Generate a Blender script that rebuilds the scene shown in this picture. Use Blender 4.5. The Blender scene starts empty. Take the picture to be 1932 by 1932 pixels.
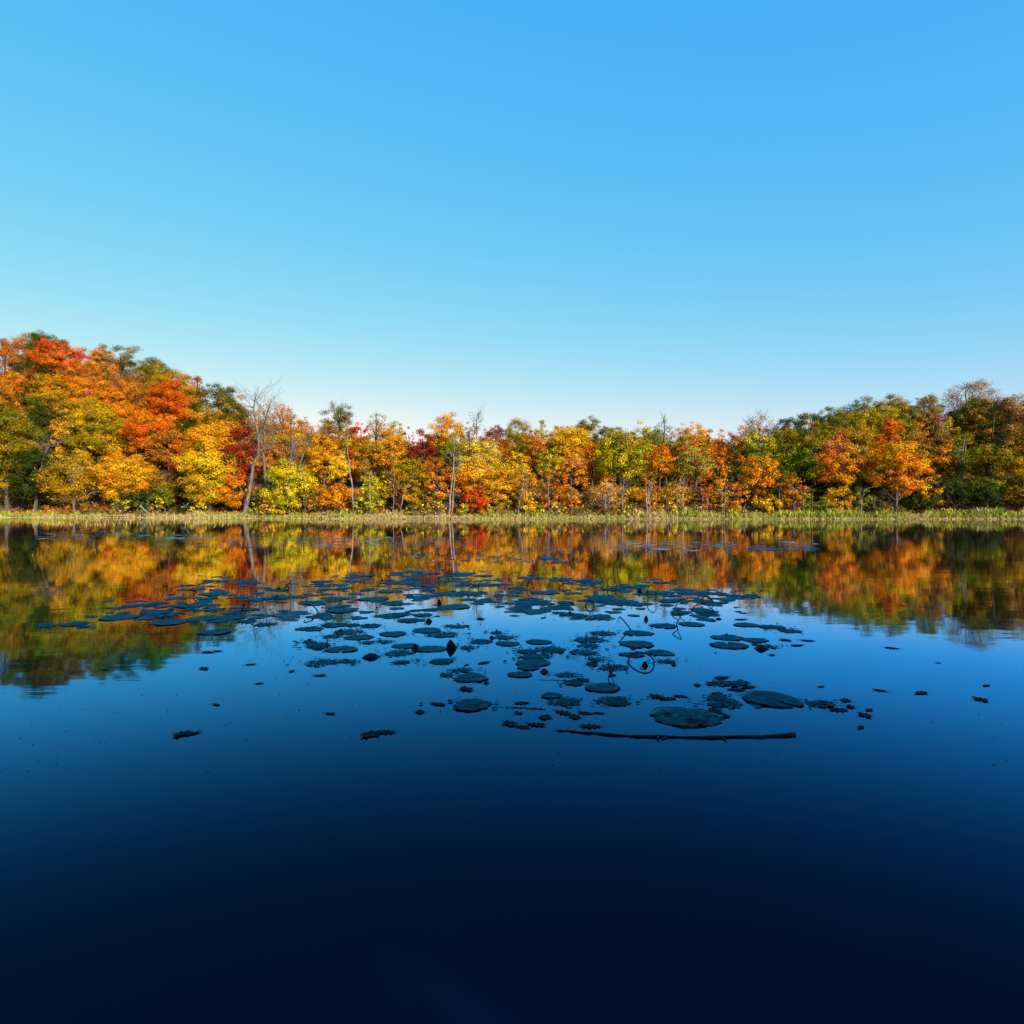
import bpy, math, random
import numpy as np
from mathutils import Vector

# ------------------------------------------------------------------ camera, sky, sun
scene = bpy.context.scene
COL = scene.collection
F = 1290.0          # focal length in pixels of a 1932 px wide picture
HOR = 954.0         # row of the horizon in the same pixels
CAMH = 1.6
cam_data = bpy.data.cameras.new('camera')
cam_data.sensor_width = 36.0
cam_data.lens = 36.0 * F / 1932.0
cam_data.shift_y = -(966.0 - HOR) / 1932.0
cam_data.clip_start = 0.05
cam_data.clip_end = 5000
cam = bpy.data.objects.new('camera', cam_data)
cam.location = (0, 0, CAMH)
cam.rotation_euler = (math.radians(90), 0, 0)
COL.objects.link(cam)
scene.camera = cam

SUN_EL = math.radians(24)
SUN_AZ = math.radians(144)          # clockwise from +Y: behind the camera, to its right
world = bpy.data.worlds.new("World")
scene.world = world
world.use_nodes = True
wn = world.node_tree
wn.nodes.clear()
sky = wn.nodes.new('ShaderNodeTexSky')
sky.sky_type = 'NISHITA'
sky.sun_disc = False
sky.sun_elevation = SUN_EL
sky.sun_rotation = SUN_AZ
sky.altitude = 200
sky.air_density = 1.0
sky.dust_density = 0.6
sky.ozone_density = 1.6
hs = wn.nodes.new('ShaderNodeHueSaturation')
hs.inputs['Hue'].default_value = 0.475
hs.inputs['Saturation'].default_value = 1.25
hs.inputs['Value'].default_value = 1.0
bg = wn.nodes.new('ShaderNodeBackground')
bg.inputs['Strength'].default_value = 0.13
wo = wn.nodes.new('ShaderNodeOutputWorld')
# the sky's own colours, pushed channel by channel to the photograph's contrasty cyan blue
sep = wn.nodes.new('ShaderNodeSeparateColor'); comb = wn.nodes.new('ShaderNodeCombineColor')
wn.links.new(sky.outputs[0], hs.inputs['Color'])
wn.links.new(hs.outputs[0], sep.inputs[0])
for ch, ref, k_, g_ in (('Red', 0.386, 0.243, 1.20), ('Green', 0.768, 0.325, 0.50), ('Blue', 0.947, 0.349, 0.0)):
    m1 = wn.nodes.new('ShaderNodeMath'); m1.operation = 'MULTIPLY'; m1.inputs[1].default_value = 0.13 / ref
    m2 = wn.nodes.new('ShaderNodeMath'); m2.operation = 'POWER'; m2.inputs[1].default_value = g_
    m3 = wn.nodes.new('ShaderNodeMath'); m3.operation = 'MULTIPLY'; m3.inputs[1].default_value = k_ / 0.13
    wn.links.new(sep.outputs[ch], m1.inputs[0]); wn.links.new(m1.outputs[0], m2.inputs[0])
    wn.links.new(m2.outputs[0], m3.inputs[0]); wn.links.new(m3.outputs[0], comb.inputs[ch])
wn.links.new(comb.outputs[0], bg.inputs['Color'])
wn.links.new(bg.outputs[0], wo.inputs[0])

sd = bpy.data.lights.new('sun', 'SUN')
sd.energy = 5.0
sd.angle = math.radians(0.5)
sd.color = (1.0, 0.92, 0.78)
so = bpy.data.objects.new('sun', sd)
S = Vector((math.sin(SUN_AZ) * math.cos(SUN_EL), math.cos(SUN_AZ) * math.cos(SUN_EL), math.sin(SUN_EL)))
so.rotation_euler = S.to_track_quat('Z', 'Y').to_euler()
so.location = (20, -30, 40)
COL.objects.link(so)

scene.view_settings.view_transform = 'Standard'
scene.view_settings.look = 'None'
scene.view_settings.exposure = 1.4
scene.view_settings.gamma = 1.0
scene.render.resolution_x = 1024
scene.render.resolution_y = 1024

# ------------------------------------------------------------------ helpers
def sstep(a, b, v):
    t = min(1.0, max(0.0, (v - a) / (b - a)))
    return t * t * (3 - 2 * t)

def wx(px, D): return (px - 966.0) / F * D
def wz(py, D): return CAMH + (HOR - py) / F * D
def wd(py): return CAMH * F / (py - HOR)

def tag(o, label=None, cat=None, group=None, kind=None):
    if label: o['label'] = label
    if cat: o['category'] = cat
    if group: o['group'] = group
    if kind: o['kind'] = kind

def link(o, parent=None):
    COL.objects.link(o)
    if parent is not None: o.parent = parent
    return o

def empty(name, loc):
    o = bpy.data.objects.new(name, None)
    o.location = loc
    o.empty_display_size = 0.3
    return link(o)

def mesh_np(name, verts, faces, mat, colours=None, smooth=False):
    """verts (N,3); faces (M,k) with constant k"""
    me = bpy.data.meshes.new(name)
    verts = np.asarray(verts, dtype=np.float32)
    faces = np.asarray(faces, dtype=np.int32)
    k = faces.shape[1]
    me.vertices.add(len(verts)); me.vertices.foreach_set('co', verts.ravel())
    me.loops.add(faces.size); me.loops.foreach_set('vertex_index', faces.ravel())
    me.polygons.add(len(faces))
    me.polygons.foreach_set('loop_start', np.arange(0, faces.size, k, dtype=np.int32))
    me.polygons.foreach_set('loop_total', np.full(len(faces), k, dtype=np.int32))
    if smooth:
        me.polygons.foreach_set('use_smooth', np.ones(len(faces), dtype=bool))
    if colours is not None:
        a = me.attributes.new('leaf_colour', 'FLOAT_COLOR', 'POINT')
        c = np.ones((len(verts), 4), dtype=np.float32); c[:, :3] = colours
        a.data.foreach_set('color', c.ravel())
    me.update(calc_edges=True)
    me.materials.append(mat)
    return me

def obj_np(name, verts, faces, mat, parent=None, colours=None, smooth=False):
    return link(bpy.data.objects.new(name, mesh_np(name, verts, faces, mat, colours, smooth)), parent)

class Tubes:
    """collects tapered tubes as quads"""
    def __init__(self): self.v = []; self.f = []; self.n = 0
    def add(self, pts, rad, sides=6):
        pts = np.asarray(pts, float); m = len(pts)
        rad = np.broadcast_to(np.asarray(rad, float), (m,))
        t = np.gradient(pts, axis=0)
        t /= np.linalg.norm(t, axis=1)[:, None] + 1e-9
        up = np.array([0.31, 0.17, 0.93]) if abs(t[0][2]) < 0.9 else np.array([0.95, 0.3, 0.05])
        a = np.cross(t, up); a /= np.linalg.norm(a, axis=1)[:, None] + 1e-9
        b = np.cross(t, a)
        th = np.arange(sides) / sides * 2 * math.pi
        ring = pts[:, None, :] + rad[:, None, None] * (np.cos(th)[None, :, None] * a[:, None, :] + np.sin(th)[None, :, None] * b[:, None, :])
        self.v.append(ring.reshape(-1, 3))
        i = np.arange(m - 1)[:, None] * sides; j = np.arange(sides)[None, :]; j2 = (j + 1) % sides
        q = np.stack([i + j, i + j2, i + sides + j2, i + sides + j], -1).reshape(-1, 4) + self.n
        self.f.append(q)
        s0 = self.n; e0 = self.n + (m - 1) * sides
        for base in (s0, e0):                      # close both ends
            for k in range(1, sides - 2, 2):
                self.f.append(np.array([[base, base + k, base + k + 1, base + min(k + 2, sides - 1)]]))
        self.n += m * sides
    def build(self, name, mat, parent=None, smooth=True):
        return obj_np(name, np.concatenate(self.v), np.concatenate(self.f), mat, parent, smooth=smooth)

def wobble(rng, a, b, n, amp):
    a = np.asarray(a, float); b = np.asarray(b, float)
    t = np.linspace(0, 1, n)[:, None]
    p = a + (b - a) * t
    off = rng.normal(size=(n, 3)) * amp
    off = np.cumsum(off, axis=0); off -= off[0] + (off[-1] - off[0]) * t
    return p + off

# ------------------------------------------------------------------ materials
def new_mat(name):
    m = bpy.data.materials.new(name); m.use_nodes = True
    m.node_tree.nodes.clear()
    return m, m.node_tree.nodes, m.node_tree.links

def mat_leaf():
    m, n, l = new_mat('autumn_leaves')
    at = n.new('ShaderNodeAttribute'); at.attribute_name = 'leaf_colour'
    d = n.new('ShaderNodeBsdfDiffuse'); t = n.new('ShaderNodeBsdfTranslucent')
    mx = n.new('ShaderNodeMixShader'); mx.inputs[0].default_value = 0.12
    g = n.new('ShaderNodeBsdfGlossy'); g.inputs['Roughness'].default_value = 0.5
    g.inputs['Color'].default_value = (1, 1, 1, 1)
    mg = n.new('ShaderNodeMixShader'); mg.inputs[0].default_value = 0.004
    o = n.new('ShaderNodeOutputMaterial')
    l.new(at.outputs['Color'], d.inputs['Color']); l.new(at.outputs['Color'], t.inputs['Color'])
    l.new(d.outputs[0], mx.inputs[1]); l.new(t.outputs[0], mx.inputs[2])
    l.new(mx.outputs[0], mg.inputs[1]); l.new(g.outputs[0], mg.inputs[2])
    l.new(mg.outputs[0], o.inputs[0])
    return m

def mat_noise(name, c1, c2, scale, rough=0.85, stretch=(1, 1, 1), spec=0.3, bump=0.0, c3=None):
    m, n, l = new_mat(name)
    tc = n.new('ShaderNodeTexCoord'); mp = n.new('ShaderNodeMapping'); mp.inputs['Scale'].default_value = stretch
    nz = n.new('ShaderNodeTexNoise'); nz.inputs['Scale'].default_value = scale; nz.inputs['Detail'].default_value = 6
    cr = n.new('ShaderNodeValToRGB')
    cr.color_ramp.elements[0].position = 0.35; cr.color_ramp.elements[1].position = 0.66
    cr.color_ramp.elements[0].color = (*c1, 1); cr.color_ramp.elements[1].color = (*c2, 1)
    if c3:
        e = cr.color_ramp.elements.new(0.5); e.color = (*c3, 1)
    b = n.new('ShaderNodeBsdfPrincipled'); b.inputs['Roughness'].default_value = rough
    b.inputs['Specular IOR Level'].default_value = spec
    o = n.new('ShaderNodeOutputMaterial')
    l.new(tc.outputs['Object'], mp.inputs[0]); l.new(mp.outputs[0], nz.inputs['Vector'])
    l.new(nz.outputs['Fac'], cr.inputs[0]); l.new(cr.outputs[0], b.inputs['Base Color'])
    if bump:
        bp = n.new('ShaderNodeBump'); bp.inputs['Strength'].default_value = bump; bp.inputs['Distance'].default_value = 0.02
        l.new(nz.outputs['Fac'], bp.inputs['Height']); l.new(bp.outputs[0], b.inputs['Normal'])
    l.new(b.outputs[0], o.inputs[0])
    return m

def mat_water():
    m, n, l = new_mat('lake_water')
    tc = n.new('ShaderNodeTexCoord')
    nz = n.new('ShaderNodeTexNoise'); nz.inputs['Scale'].default_value = 1.6; nz.inputs['Detail'].default_value = 3
    mp = n.new('ShaderNodeMapping'); mp.inputs['Scale'].default_value = (0.5, 1.3, 1)
    pn = n.new('ShaderNodeTexNoise'); pn.inputs['Scale'].default_value = 1.0; pn.inputs['Detail'].default_value = 2
    mp2 = n.new('ShaderNodeMapping'); mp2.inputs['Scale'].default_value = (0.018, 0.09, 1); mp2.inputs['Location'].default_value = (3.1, 1.7, 0)
    cr = n.new('ShaderNodeValToRGB'); cr.color_ramp.elements[0].position = 0.42; cr.color_ramp.elements[1].position = 0.68
    cr.color_ramp.elements[0].color = (0.12, 0.12, 0.12, 1)
    mul = n.new('ShaderNodeMath'); mul.operation = 'MULTIPLY'
    bp = n.new('ShaderNodeBump'); bp.inputs['Strength'].default_value = 0.08; bp.inputs['Distance'].default_value = 0.05
    df = n.new('ShaderNodeBsdfDiffuse'); df.inputs['Color'].default_value = (0.0002, 0.002, 0.009, 1)
    gl = n.new('ShaderNodeBsdfGlossy'); gl.inputs['Roughness'].default_value = 0.032; gl.inputs['Color'].default_value = (0.76, 0.86, 1.0, 1)
    fr = n.new('ShaderNodeFresnel'); fr.inputs['IOR'].default_value = 1.333
    ms = n.new('ShaderNodeMapRange'); ms.interpolation_type = 'SMOOTHSTEP'      # as through a polarising filter
    ms.inputs['From Min'].default_value = 0.05; ms.inputs['From Max'].default_value = 0.43
    pw = n.new('ShaderNodeMath'); pw.operation = 'MULTIPLY_ADD'; pw.inputs[1].default_value = 0.86; pw.inputs[2].default_value = 0.02
    m2 = n.new('ShaderNodeMapRange'); m2.interpolation_type = 'SMOOTHSTEP'; m2.inputs['From Min'].default_value = 0.30; m2.inputs['From Max'].default_value = 0.58
    tint = n.new('ShaderNodeMix'); tint.data_type = 'RGBA'
    tint.inputs['A'].default_value = (0.10, 0.52, 1.0, 1); tint.inputs['B'].default_value = (0.95, 0.93, 0.97, 1)
    l.new(fr.outputs[0], ms.inputs['Value'])
    l.new(fr.outputs[0], m2.inputs['Value']); l.new(m2.outputs[0], tint.inputs['Factor']); l.new(tint.outputs['Result'], gl.inputs['Color'])
    b = n.new('ShaderNodeMixShader')
    l.new(ms.outputs[0], pw.inputs[0]); l.new(pw.outputs[0], b.inputs[0])
    l.new(df.outputs[0], b.inputs[1]); l.new(gl.outputs[0], b.inputs[2])
    o = n.new('ShaderNodeOutputMaterial')
    l.new(tc.outputs['Object'], mp.inputs[0]); l.new(mp.outputs[0], nz.inputs['Vector'])
    l.new(tc.outputs['Object'], mp2.inputs[0]); l.new(mp2.outputs[0], pn.inputs['Vector'])
    l.new(pn.outputs['Fac'], cr.inputs[0])
    l.new(nz.outputs['Fac'], mul.inputs[0]); l.new(cr.outputs[0], mul.inputs[1])
    l.new(mul.outputs[0], bp.inputs['Height']); l.new(bp.outputs[0], gl.inputs['Normal'])
    l.new(b.outputs[0], o.inputs[0])
    return m

def mat_pad(name='lily_pad', k=1.0, warm=1.0):
    m, n, l = new_mat(name)
    oi = n.new('ShaderNodeObjectInfo')
    tc = n.new('ShaderNodeTexCoord')
    nz = n.new('ShaderNodeTexNoise'); nz.inputs['Scale'].default_value = 14; nz.inputs['Detail'].default_value = 8
    cr = n.new('ShaderNodeValToRGB')
    cr.color_ramp.elements[0].position = 0.40; cr.color_ramp.elements[1].position = 0.66
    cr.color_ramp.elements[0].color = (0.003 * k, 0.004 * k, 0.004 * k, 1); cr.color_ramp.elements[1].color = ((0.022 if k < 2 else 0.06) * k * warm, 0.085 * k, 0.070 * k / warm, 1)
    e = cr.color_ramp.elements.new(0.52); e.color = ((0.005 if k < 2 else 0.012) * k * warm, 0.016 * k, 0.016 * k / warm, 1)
    hv = n.new('ShaderNodeHueSaturation')
    mr = n.new('ShaderNodeMapRange'); mr.inputs[3].default_value = 0.6; mr.inputs[4].default_value = 1.35
    b = n.new('ShaderNodeBsdfDiffuse')
    gl = n.new('ShaderNodeBsdfGlossy'); gl.inputs['Roughness'].default_value = 0.38; gl.inputs['Color'].default_value = (0.07, 0.34, 0.46, 1)
    fr = n.new('ShaderNodeFresnel'); fr.inputs['IOR'].default_value = 1.28
    mx = n.new('ShaderNodeMixShader')
    bp = n.new('ShaderNodeBump'); bp.inputs['Strength'].default_value = 0.4; bp.inputs['Distance'].default_value = 0.012
    o = n.new('ShaderNodeOutputMaterial')
    l.new(tc.outputs['Object'], nz.inputs['Vector']); l.new(nz.outputs['Fac'], cr.inputs[0])
    l.new(oi.outputs['Random'], mr.inputs[0]); l.new(mr.outputs[0], hv.inputs['Value'])
    l.new(cr.outputs[0], hv.inputs['Color']); l.new(hv.outputs[0], b.inputs['Color'])
    l.new(nz.outputs['Fac'], bp.inputs['Height']); l.new(bp.outputs[0], b.inputs['Normal'])
    l.new(bp.outputs[0], gl.inputs['Normal']); l.new(fr.outputs[0], mx.inputs[0])
    l.new(b.outputs[0], mx.inputs[1]); l.new(gl.outputs[0], mx.inputs[2]); l.new(mx.outputs[0], o.inputs[0])
    return m

M_LEAF = mat_leaf()
M_BARK = mat_noise('dark_bark', (0.018, 0.014, 0.010), (0.07, 0.055, 0.04), 3.0, 0.9, (3, 3, 0.6))
M_GREY = mat_noise('grey_bark', (0.034, 0.028, 0.021), (0.11, 0.09, 0.066), 3.0, 0.9, (2, 2, 0.5))
M_PALE = mat_noise('pale_bark', (0.05, 0.042, 0.03), (0.17, 0.14, 0.10), 2.5, 0.85, (2, 2, 0.6))
M_GROUND = mat_noise('leaf_litter', (0.010, 0.007, 0.004), (0.075, 0.042, 0.016), 1.3, 0.95, c3=(0.03, 0.018, 0.008))
M_WATER = mat_water()
M_PAD = mat_pad()
M_PAD_SUN = mat_pad('sun_painted_lily_pad', 6.5, 1.35)  # lit copy of the pad material, sun and glints painted into its colour
M_STEM = mat_noise('dead_stem', (0.003, 0.003, 0.003), (0.010, 0.009, 0.008), 20, 0.6)
M_DARKLEAF = mat_noise('wet_dead_leaf', (0.002, 0.002, 0.002), (0.008, 0.007, 0.006), 25, 0.6)
M_FALLEN = mat_noise('floating_leaf', (0.003, 0.003, 0.003), (0.014, 0.020, 0.017), 30, 0.8, spec=0.08)

# ------------------------------------------------------------------ terrain and lake
def shore(x):
    s = 80 + 12 * sstep(-5, -62, x) if False else 80 + 12 * sstep(5, 62, -x)
    return s + 0.5 * math.sin(x * 0.13) + 0.35 * math.sin(x * 0.37 + 1) + 0.15 * math.sin(x * 1.1)

def slope(x):
    return 0.22 + 0.28 * sstep(8, 62, -x) + 0.16 * sstep(30, 78, x)
def cap(x):
    return 9.0 + 18.5 * sstep(4, 66, -x) + 9 * sstep(28, 80, x)

def terrain(x, y):
    d = y - shore(x)
    if d > 0:
        z = 0.22 * sstep(0, 1.6, d) + 0.42 * sstep(1.5, 7, d)
        xa = x / max(y, 1) * 88          # the hills fan out with distance
        r = max(0.0, d - 6) * slope(xa)
        c = cap(xa)
        z += c * (1 - math.exp(-r / c * 1.25))
        z += 0.35 * math.sin(x * 0.21 + y * 0.13) * sstep(4, 20, d)
        return z
    near = -1.0 - y                         # the bank behind the camera
    if near > 0:
        return 0.6 * sstep(0, 2.5, near) + 0.05 * min(near, 120)
    return -min(1.6, 0.12 * min(-d, (y + 1.0) * 2) + 0.03)

def axis(lo, hi, c0, c1, fine, n_out):
    mid = np.arange(c0, c1, fine)
    a = c0 - (np.linspace(1, 0, n_out, endpoint=False) ** 2.2) * (c0 - lo)
    b = c1 + (np.linspace(0, 1, n_out) ** 2.2) * (hi - c1)
    return np.concatenate([a, mid, b])

xs = axis(-2500, 2500, -90, 90, 1.5, 22)
ys = np.concatenate([axis(-1500, -3, -12, -3, 1.0, 14)[:-14], np.array([-2.6, -2.2, -1.8, -1.4, -1.0, -0.6, 0, 1.5]), np.arange(4, 74, 5.0),
                     np.arange(76, 104, 0.5), np.arange(104, 150, 2.0), 150 + (np.linspace(0, 1, 20) ** 2.2) * 2800])
gv = np.array([[x, y, terrain(x, y)] for y in ys for x in xs])
nx, ny = len(xs), len(ys)
ii = (np.arange(ny - 1)[:, None] * nx + np.arange(nx - 1)[None, :]).ravel()
g = obj_np('ground', gv, np.stack([ii, ii + 1, ii + nx + 1, ii + nx], 1), M_GROUND, smooth=True)
tag(g, kind='structure')
wv = [(-2500, -1.9, 0), (2500, -1.9, 0), (2500, 96, 0), (-2500, 96, 0)]
w = obj_np('water', wv, [(0, 1, 2, 3)], M_WATER)
tag(w, kind='structure')

# ------------------------------------------------------------------ trees
C = dict(
    red=(0.60, 0.045, 0.008), redorange=(0.72, 0.12, 0.008), orange=(0.84, 0.27, 0.010), flame=(0.84, 0.20, 0.008),
    gold=(0.78, 0.37, 0.012), yellow=(0.84, 0.53, 0.015), lemon=(0.80, 0.62, 0.02), mustard=(0.46, 0.27, 0.012),
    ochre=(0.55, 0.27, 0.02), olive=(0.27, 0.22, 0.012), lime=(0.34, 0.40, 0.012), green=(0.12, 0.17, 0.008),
    dkgreen=(0.036, 0.058, 0.006), brown=(0.22, 0.09, 0.03), rust=(0.60, 0.19, 0.02), salmon=(0.80, 0.30, 0.10),
    crimson=(0.34, 0.018, 0.022), maroon=(0.20, 0.03, 0.025), cream=(0.74, 0.56, 0.18), tan=(0.50, 0.29, 0.12),
    pink=(0.60, 0.09, 0.10), peach=(0.75, 0.42, 0.20), sage=(0.26, 0.26, 0.09))
P = dict(
    red='red red redorange', redorange='redorange red orange redorange flame', orange='orange orange flame gold', flame='flame redorange orange',
    gold='gold orange yellow gold', yellow='yellow gold yellow lemon', lemon='lemon yellow lemon lime', mustard='mustard olive ochre mustard gold',
    ochre='ochre mustard gold brown', olive='olive mustard green olive', lime='lime olive lemon', green='green green olive lime', dkgreen='dkgreen dkgreen green olive',
    oakgreen='dkgreen green olive dkgreen ochre', brown='brown rust brown ochre', rust='rust rust flame brown', salmon='salmon orange salmon rust',
    crimson='crimson crimson maroon red', maroon='maroon crimson maroon brown', cream='cream yellow cream olive', tan='tan ochre tan brown',
    pink='pink pink crimson', peach='peach tan peach orange', sage='sage olive sage green', goldgreen='olive mustard yellow green',
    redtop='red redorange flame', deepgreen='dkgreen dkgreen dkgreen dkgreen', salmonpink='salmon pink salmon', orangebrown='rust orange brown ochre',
    creamgreen='sage cream olive lime')
LUMA_JIT = 0.32
C = {k: (v[0] * 0.52, v[1] * 0.50, v[2] * 0.29) for k, v in C.items()}

def leaf_quads(rng, pos, out, size, cols):
    n = len(pos)
    nrm = out * 1.1 + rng.normal(size=(n, 3)) * 0.42 + np.array([0, 0, 0.35])
    nrm /= np.linalg.norm(nrm, axis=1)[:, None] + 1e-9
    r = rng.normal(size=(n, 3))
    a = np.cross(nrm, r); a /= np.linalg.norm(a, axis=1)[:, None] + 1e-9
    b = np.cross(nrm, a)
    s = size * rng.uniform(0.6, 1.35, n)[:, None]
    e = rng.uniform(0.55, 1.0, n)[:, None]
    v = np.stack([pos - a * s * 0.5, pos - b * s * e * 0.42 + nrm * s * 0.08, pos + a * s * 0.55, pos + b * s * e * 0.42 + nrm * s * 0.08], 1).reshape(-1, 3)
    f = np.arange(n * 4).reshape(n, 4)
    return v, f, np.repeat(cols, 4, axis=0)

def crown_arrays(rng, cz, rw, hh, pal, dens, leaf, top=None, topfrac=0.35, cone=0.0, clumps=None, flat=0.66):
    names = P[pal].split(); tn = P[top].split() if top else names
    ncl = clumps or int(min(230, max(30, 24 + rw * hh * 7.5)))
    vs, fs, cs, cent = [], [], [], []
    off = 0
    for k in range(ncl):
        d = rng.normal(size=3); d /= np.linalg.norm(d)
        r = 0.30 + 0.72 * rng.random() ** 0.55
        p = d * r
        taper = 1.0 - cone * max(-0.2, p[2])
        cr = min(rw, 4.2) * rng.uniform(0.11, 0.26) * (1 - 0.25 * cone)
        c = np.array([p[0] * rw * taper * 0.92, p[1] * rw * taper * 0.92, cz + p[2] * hh * 0.88])
        cent.append(c)
        n = int(max(10, dens * 10.0 * cr * cr / (leaf * leaf)))
        q = rng.normal(size=(n, 3)); q /= np.linalg.norm(q, axis=1)[:, None]
        rad = cr * (0.35 + 0.85 * rng.random(n) ** 0.8)
        # ragged clump: lobes
        lob = 1 + 0.28 * np.sin(q[:, 0] * 5 + k) * np.cos(q[:, 2] * 6 + 2 * k) + 0.15 * np.sin(q[:, 1] * 9 + k)
        pos = c + q * (rad * lob)[:, None] * np.array([1, 1, flat])
        istop = (p[2] > 1 - 2 * topfrac + rng.normal() * 0.18) if top else False
        nm = (tn if istop else names)
        base = np.array(C[nm[rng.integers(len(nm))]])
        alt = np.array(C[nm[rng.integers(len(nm))]])
        mixv = (rng.random(n) < 0.36)[:, None]
        col = np.where(mixv, alt, base) * (1 + LUMA_JIT * rng.normal(size=n))[:, None].clip(0.45, 1.6)
        col = col * rng.uniform(0.66, 1.18)
        col[:, 1] *= 1 + 0.10 * rng.normal(size=n)
        out = q * 0.75 + (pos - np.array([0, 0, cz])) / max(rw, hh) * 0.5
        v, f, cc = leaf_quads(rng, pos, out, leaf, np.clip(col, 0.002, 0.9))
        vs.append(v); fs.append(f + off); cs.append(cc); off += len(v)
    return np.concatenate(vs), np.concatenate(fs), np.concatenate(cs), np.array(cent)

def grow_twigs(T, rng, p, d, L, r, depth):
    if depth == 0 or r < 0.008: return
    n = 4
    d = d / (np.linalg.norm(d) + 1e-9)
    end = p + d * L + np.array([0, 0, 0.06 * L])
    pts = wobble(rng, p, end, n, L * 0.05)
    T.add(pts, np.linspace(r, r * 0.62, n), 4 if depth > 1 else 3)
    for k in range(rng.integers(2, 4)):
        nd = d + rng.normal(size=3) * 0.55 + np.array([0, 0, 0.12])
        st = pts[rng.integers(1, n)]
        grow_twigs(T, rng, st, nd, L * rng.uniform(0.55, 0.8), r * rng.uniform(0.5, 0.68), depth - 1)

def add_tree(x, y, z0, ztop, zbot, rw, pal, label, seed, name='deciduous_tree', cat='tree', dens=1.0, leaf=0.152, top=None, topfrac=0.35,
             cone=0.0, bark=None, twigs=0, group=None, lean=0.0, trunks=1, tr=None, flat=0.66, bare=False):
    rng = np.random.default_rng(seed)
    root = empty(name, (x, y, z0))
    tag(root, label, cat, group)
    H = ztop - z0
    cz = (ztop + zbot) / 2 - z0; hh = (ztop - zbot) / 2
    bark = bark or M_BARK
    cent = None
    if not bare:
        v, f, c, cent = crown_arrays(rng, cz, rw, hh, pal, dens, leaf, top, topfrac, cone, flat=flat)
    else:
        k = 16
        d = rng.normal(size=(k, 3)); d /= np.linalg.norm(d, axis=1)[:, None]
        cent = d * np.array([rw, rw, hh]) * 0.6 + np.array([0, 0, cz])
    T = Tubes()
    r0 = tr or (0.05 + 0.0155 * H)
    for k in range(trunks):
        ox = (k - (trunks - 1) / 2) * 0.5
        tx = lean * H + ox * 2.2
        tip = np.array([tx * 0.8, rng.normal() * 0.3, cz + hh * (0.55 if not bare else 0.75)])
        pts = wobble(rng, (ox * 0.5 - lean * H * 0.35, 0, -0.3), tip, 9, H * 0.007)
        pts[:, 0] += 0
        T.add(pts, np.linspace(r0, r0 * 0.28, 9) * np.array([1.35] + [1] * 8), 8)
        idx = rng.permutation(len(cent))[:(7 if not twigs else 10) // trunks + 1]
        for i in idx:
            cpos = cent[i]
            t0 = np.clip((cpos[2] - 0.45 * hh) / max(tip[2], 0.1), 0.3, 0.9)
            st = pts[int(t0 * 8)]
            lp = wobble(rng, st, cpos, 5, 0.10)
            T.add(lp, np.linspace(r0 * 0.42, r0 * 0.12, 5), 5)
            if twigs:
                grow_twigs(T, rng, lp[2], cpos - st, rw * 0.42, r0 * 0.15, twigs)
                grow_twigs(T, rng, lp[-1], cpos - st + rng.normal(size=3) * 0.3, rw * 0.36, r0 * 0.10, twigs)
    T.build('trunk', bark, root)
    if not bare:
        obj_np('crown', v, f, M_LEAF, root, c)
    return root

NTREE = [0]
HAND = []
def T_(px, ytop, bot, w, pal, label, dx=0, **kw):
    """a tree given by its place in the picture: centre column, top row, bottom row, crown width"""
    NTREE[0] += 1
    Dg = 86 + max(0, 945 - bot) * 0.19
    xg = wx(px, Dg)
    D = Dg + (shore(xg) - 80) + dx
    x = wx(px, D)
    ex = kw.pop('exact', False)
    vis_h = max(bot - ytop, 0.9 * w) if not ex else bot - ytop
    z0 = terrain(x, D)
    zt = wz(ytop, D); zb = max(wz(ytop + vis_h, D), z0 + 0.15)
    if zt - zb < 1.0: zb = zt - 1.0
    if bot < 900 and not ex: zb = max(z0 + 0.3, zb - (30 if px < 400 or px > 1400 else 60) / F * D)
    elif bot > 925 and (380 < px < 1370 or w < 58): zb = z0 + 0.1
    HAND.append((px, (ytop + bot) / 2, label, D, ytop, w))
    add_tree(x, D, z0 - 0.05, zt, zb, w / 2 / F * D * 1.12, pal, label, 1000 + NTREE[0] * 7, **kw)

# --- left hill
T_(-50, 640, 960, 120, 'orangebrown', 'tall orange brown tree at the extreme left edge of the forest')
T_(10, 625, 760, 110, 'rust', 'rusty orange tree high on the left hill at the frame edge')
T_(15, 750, 955, 100, 'olive', 'olive tree low at the left frame edge')
T_(82, 617, 700, 92, 'oakgreen', 'dark green crown peeping over the bright red orange maple at the hill top')
T_(115, 632, 715, 100, 'redorange', 'bright red orange maple at the top of the left hill', dx=-4, top='redtop', dens=1.15)
T_(192, 653, 715, 56, 'orange', 'orange crown right of the bright red orange hilltop maple', dx=-3)
T_(74, 680, 735, 40, 'gold', 'small golden crown under the hilltop maple at the left edge')
T_(158, 702, 775, 92, 'orange', 'orange tree with yellow lower leaves below the red hilltop maple')
T_(86, 693, 800, 84, 'oakgreen', 'green tree flecked with yellow under the hilltop maple')
T_(84, 755, 872, 84, 'deepgreen', 'dark green tree half way down the left edge', bark=M_GREY, twigs=2)
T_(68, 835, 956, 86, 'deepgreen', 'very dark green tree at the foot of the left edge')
T_(140, 842, 955, 106, 'mustard', 'tangle of bare grey branches with mustard leaves by the left shore', dens=0.30, bark=M_GREY, twigs=4, dx=-1)
T_(185, 758, 872, 104, 'goldgreen', 'mustard tree standing above the grey branch tangle')
T_(232, 848, 936, 112, 'gold', 'golden orange tree right of the grey branch tangle', dx=-0.5)
T_(228, 641, 705, 112, 'oakgreen', 'dark green oak rising on the skyline of the left hill', dens=0.85)
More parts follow.
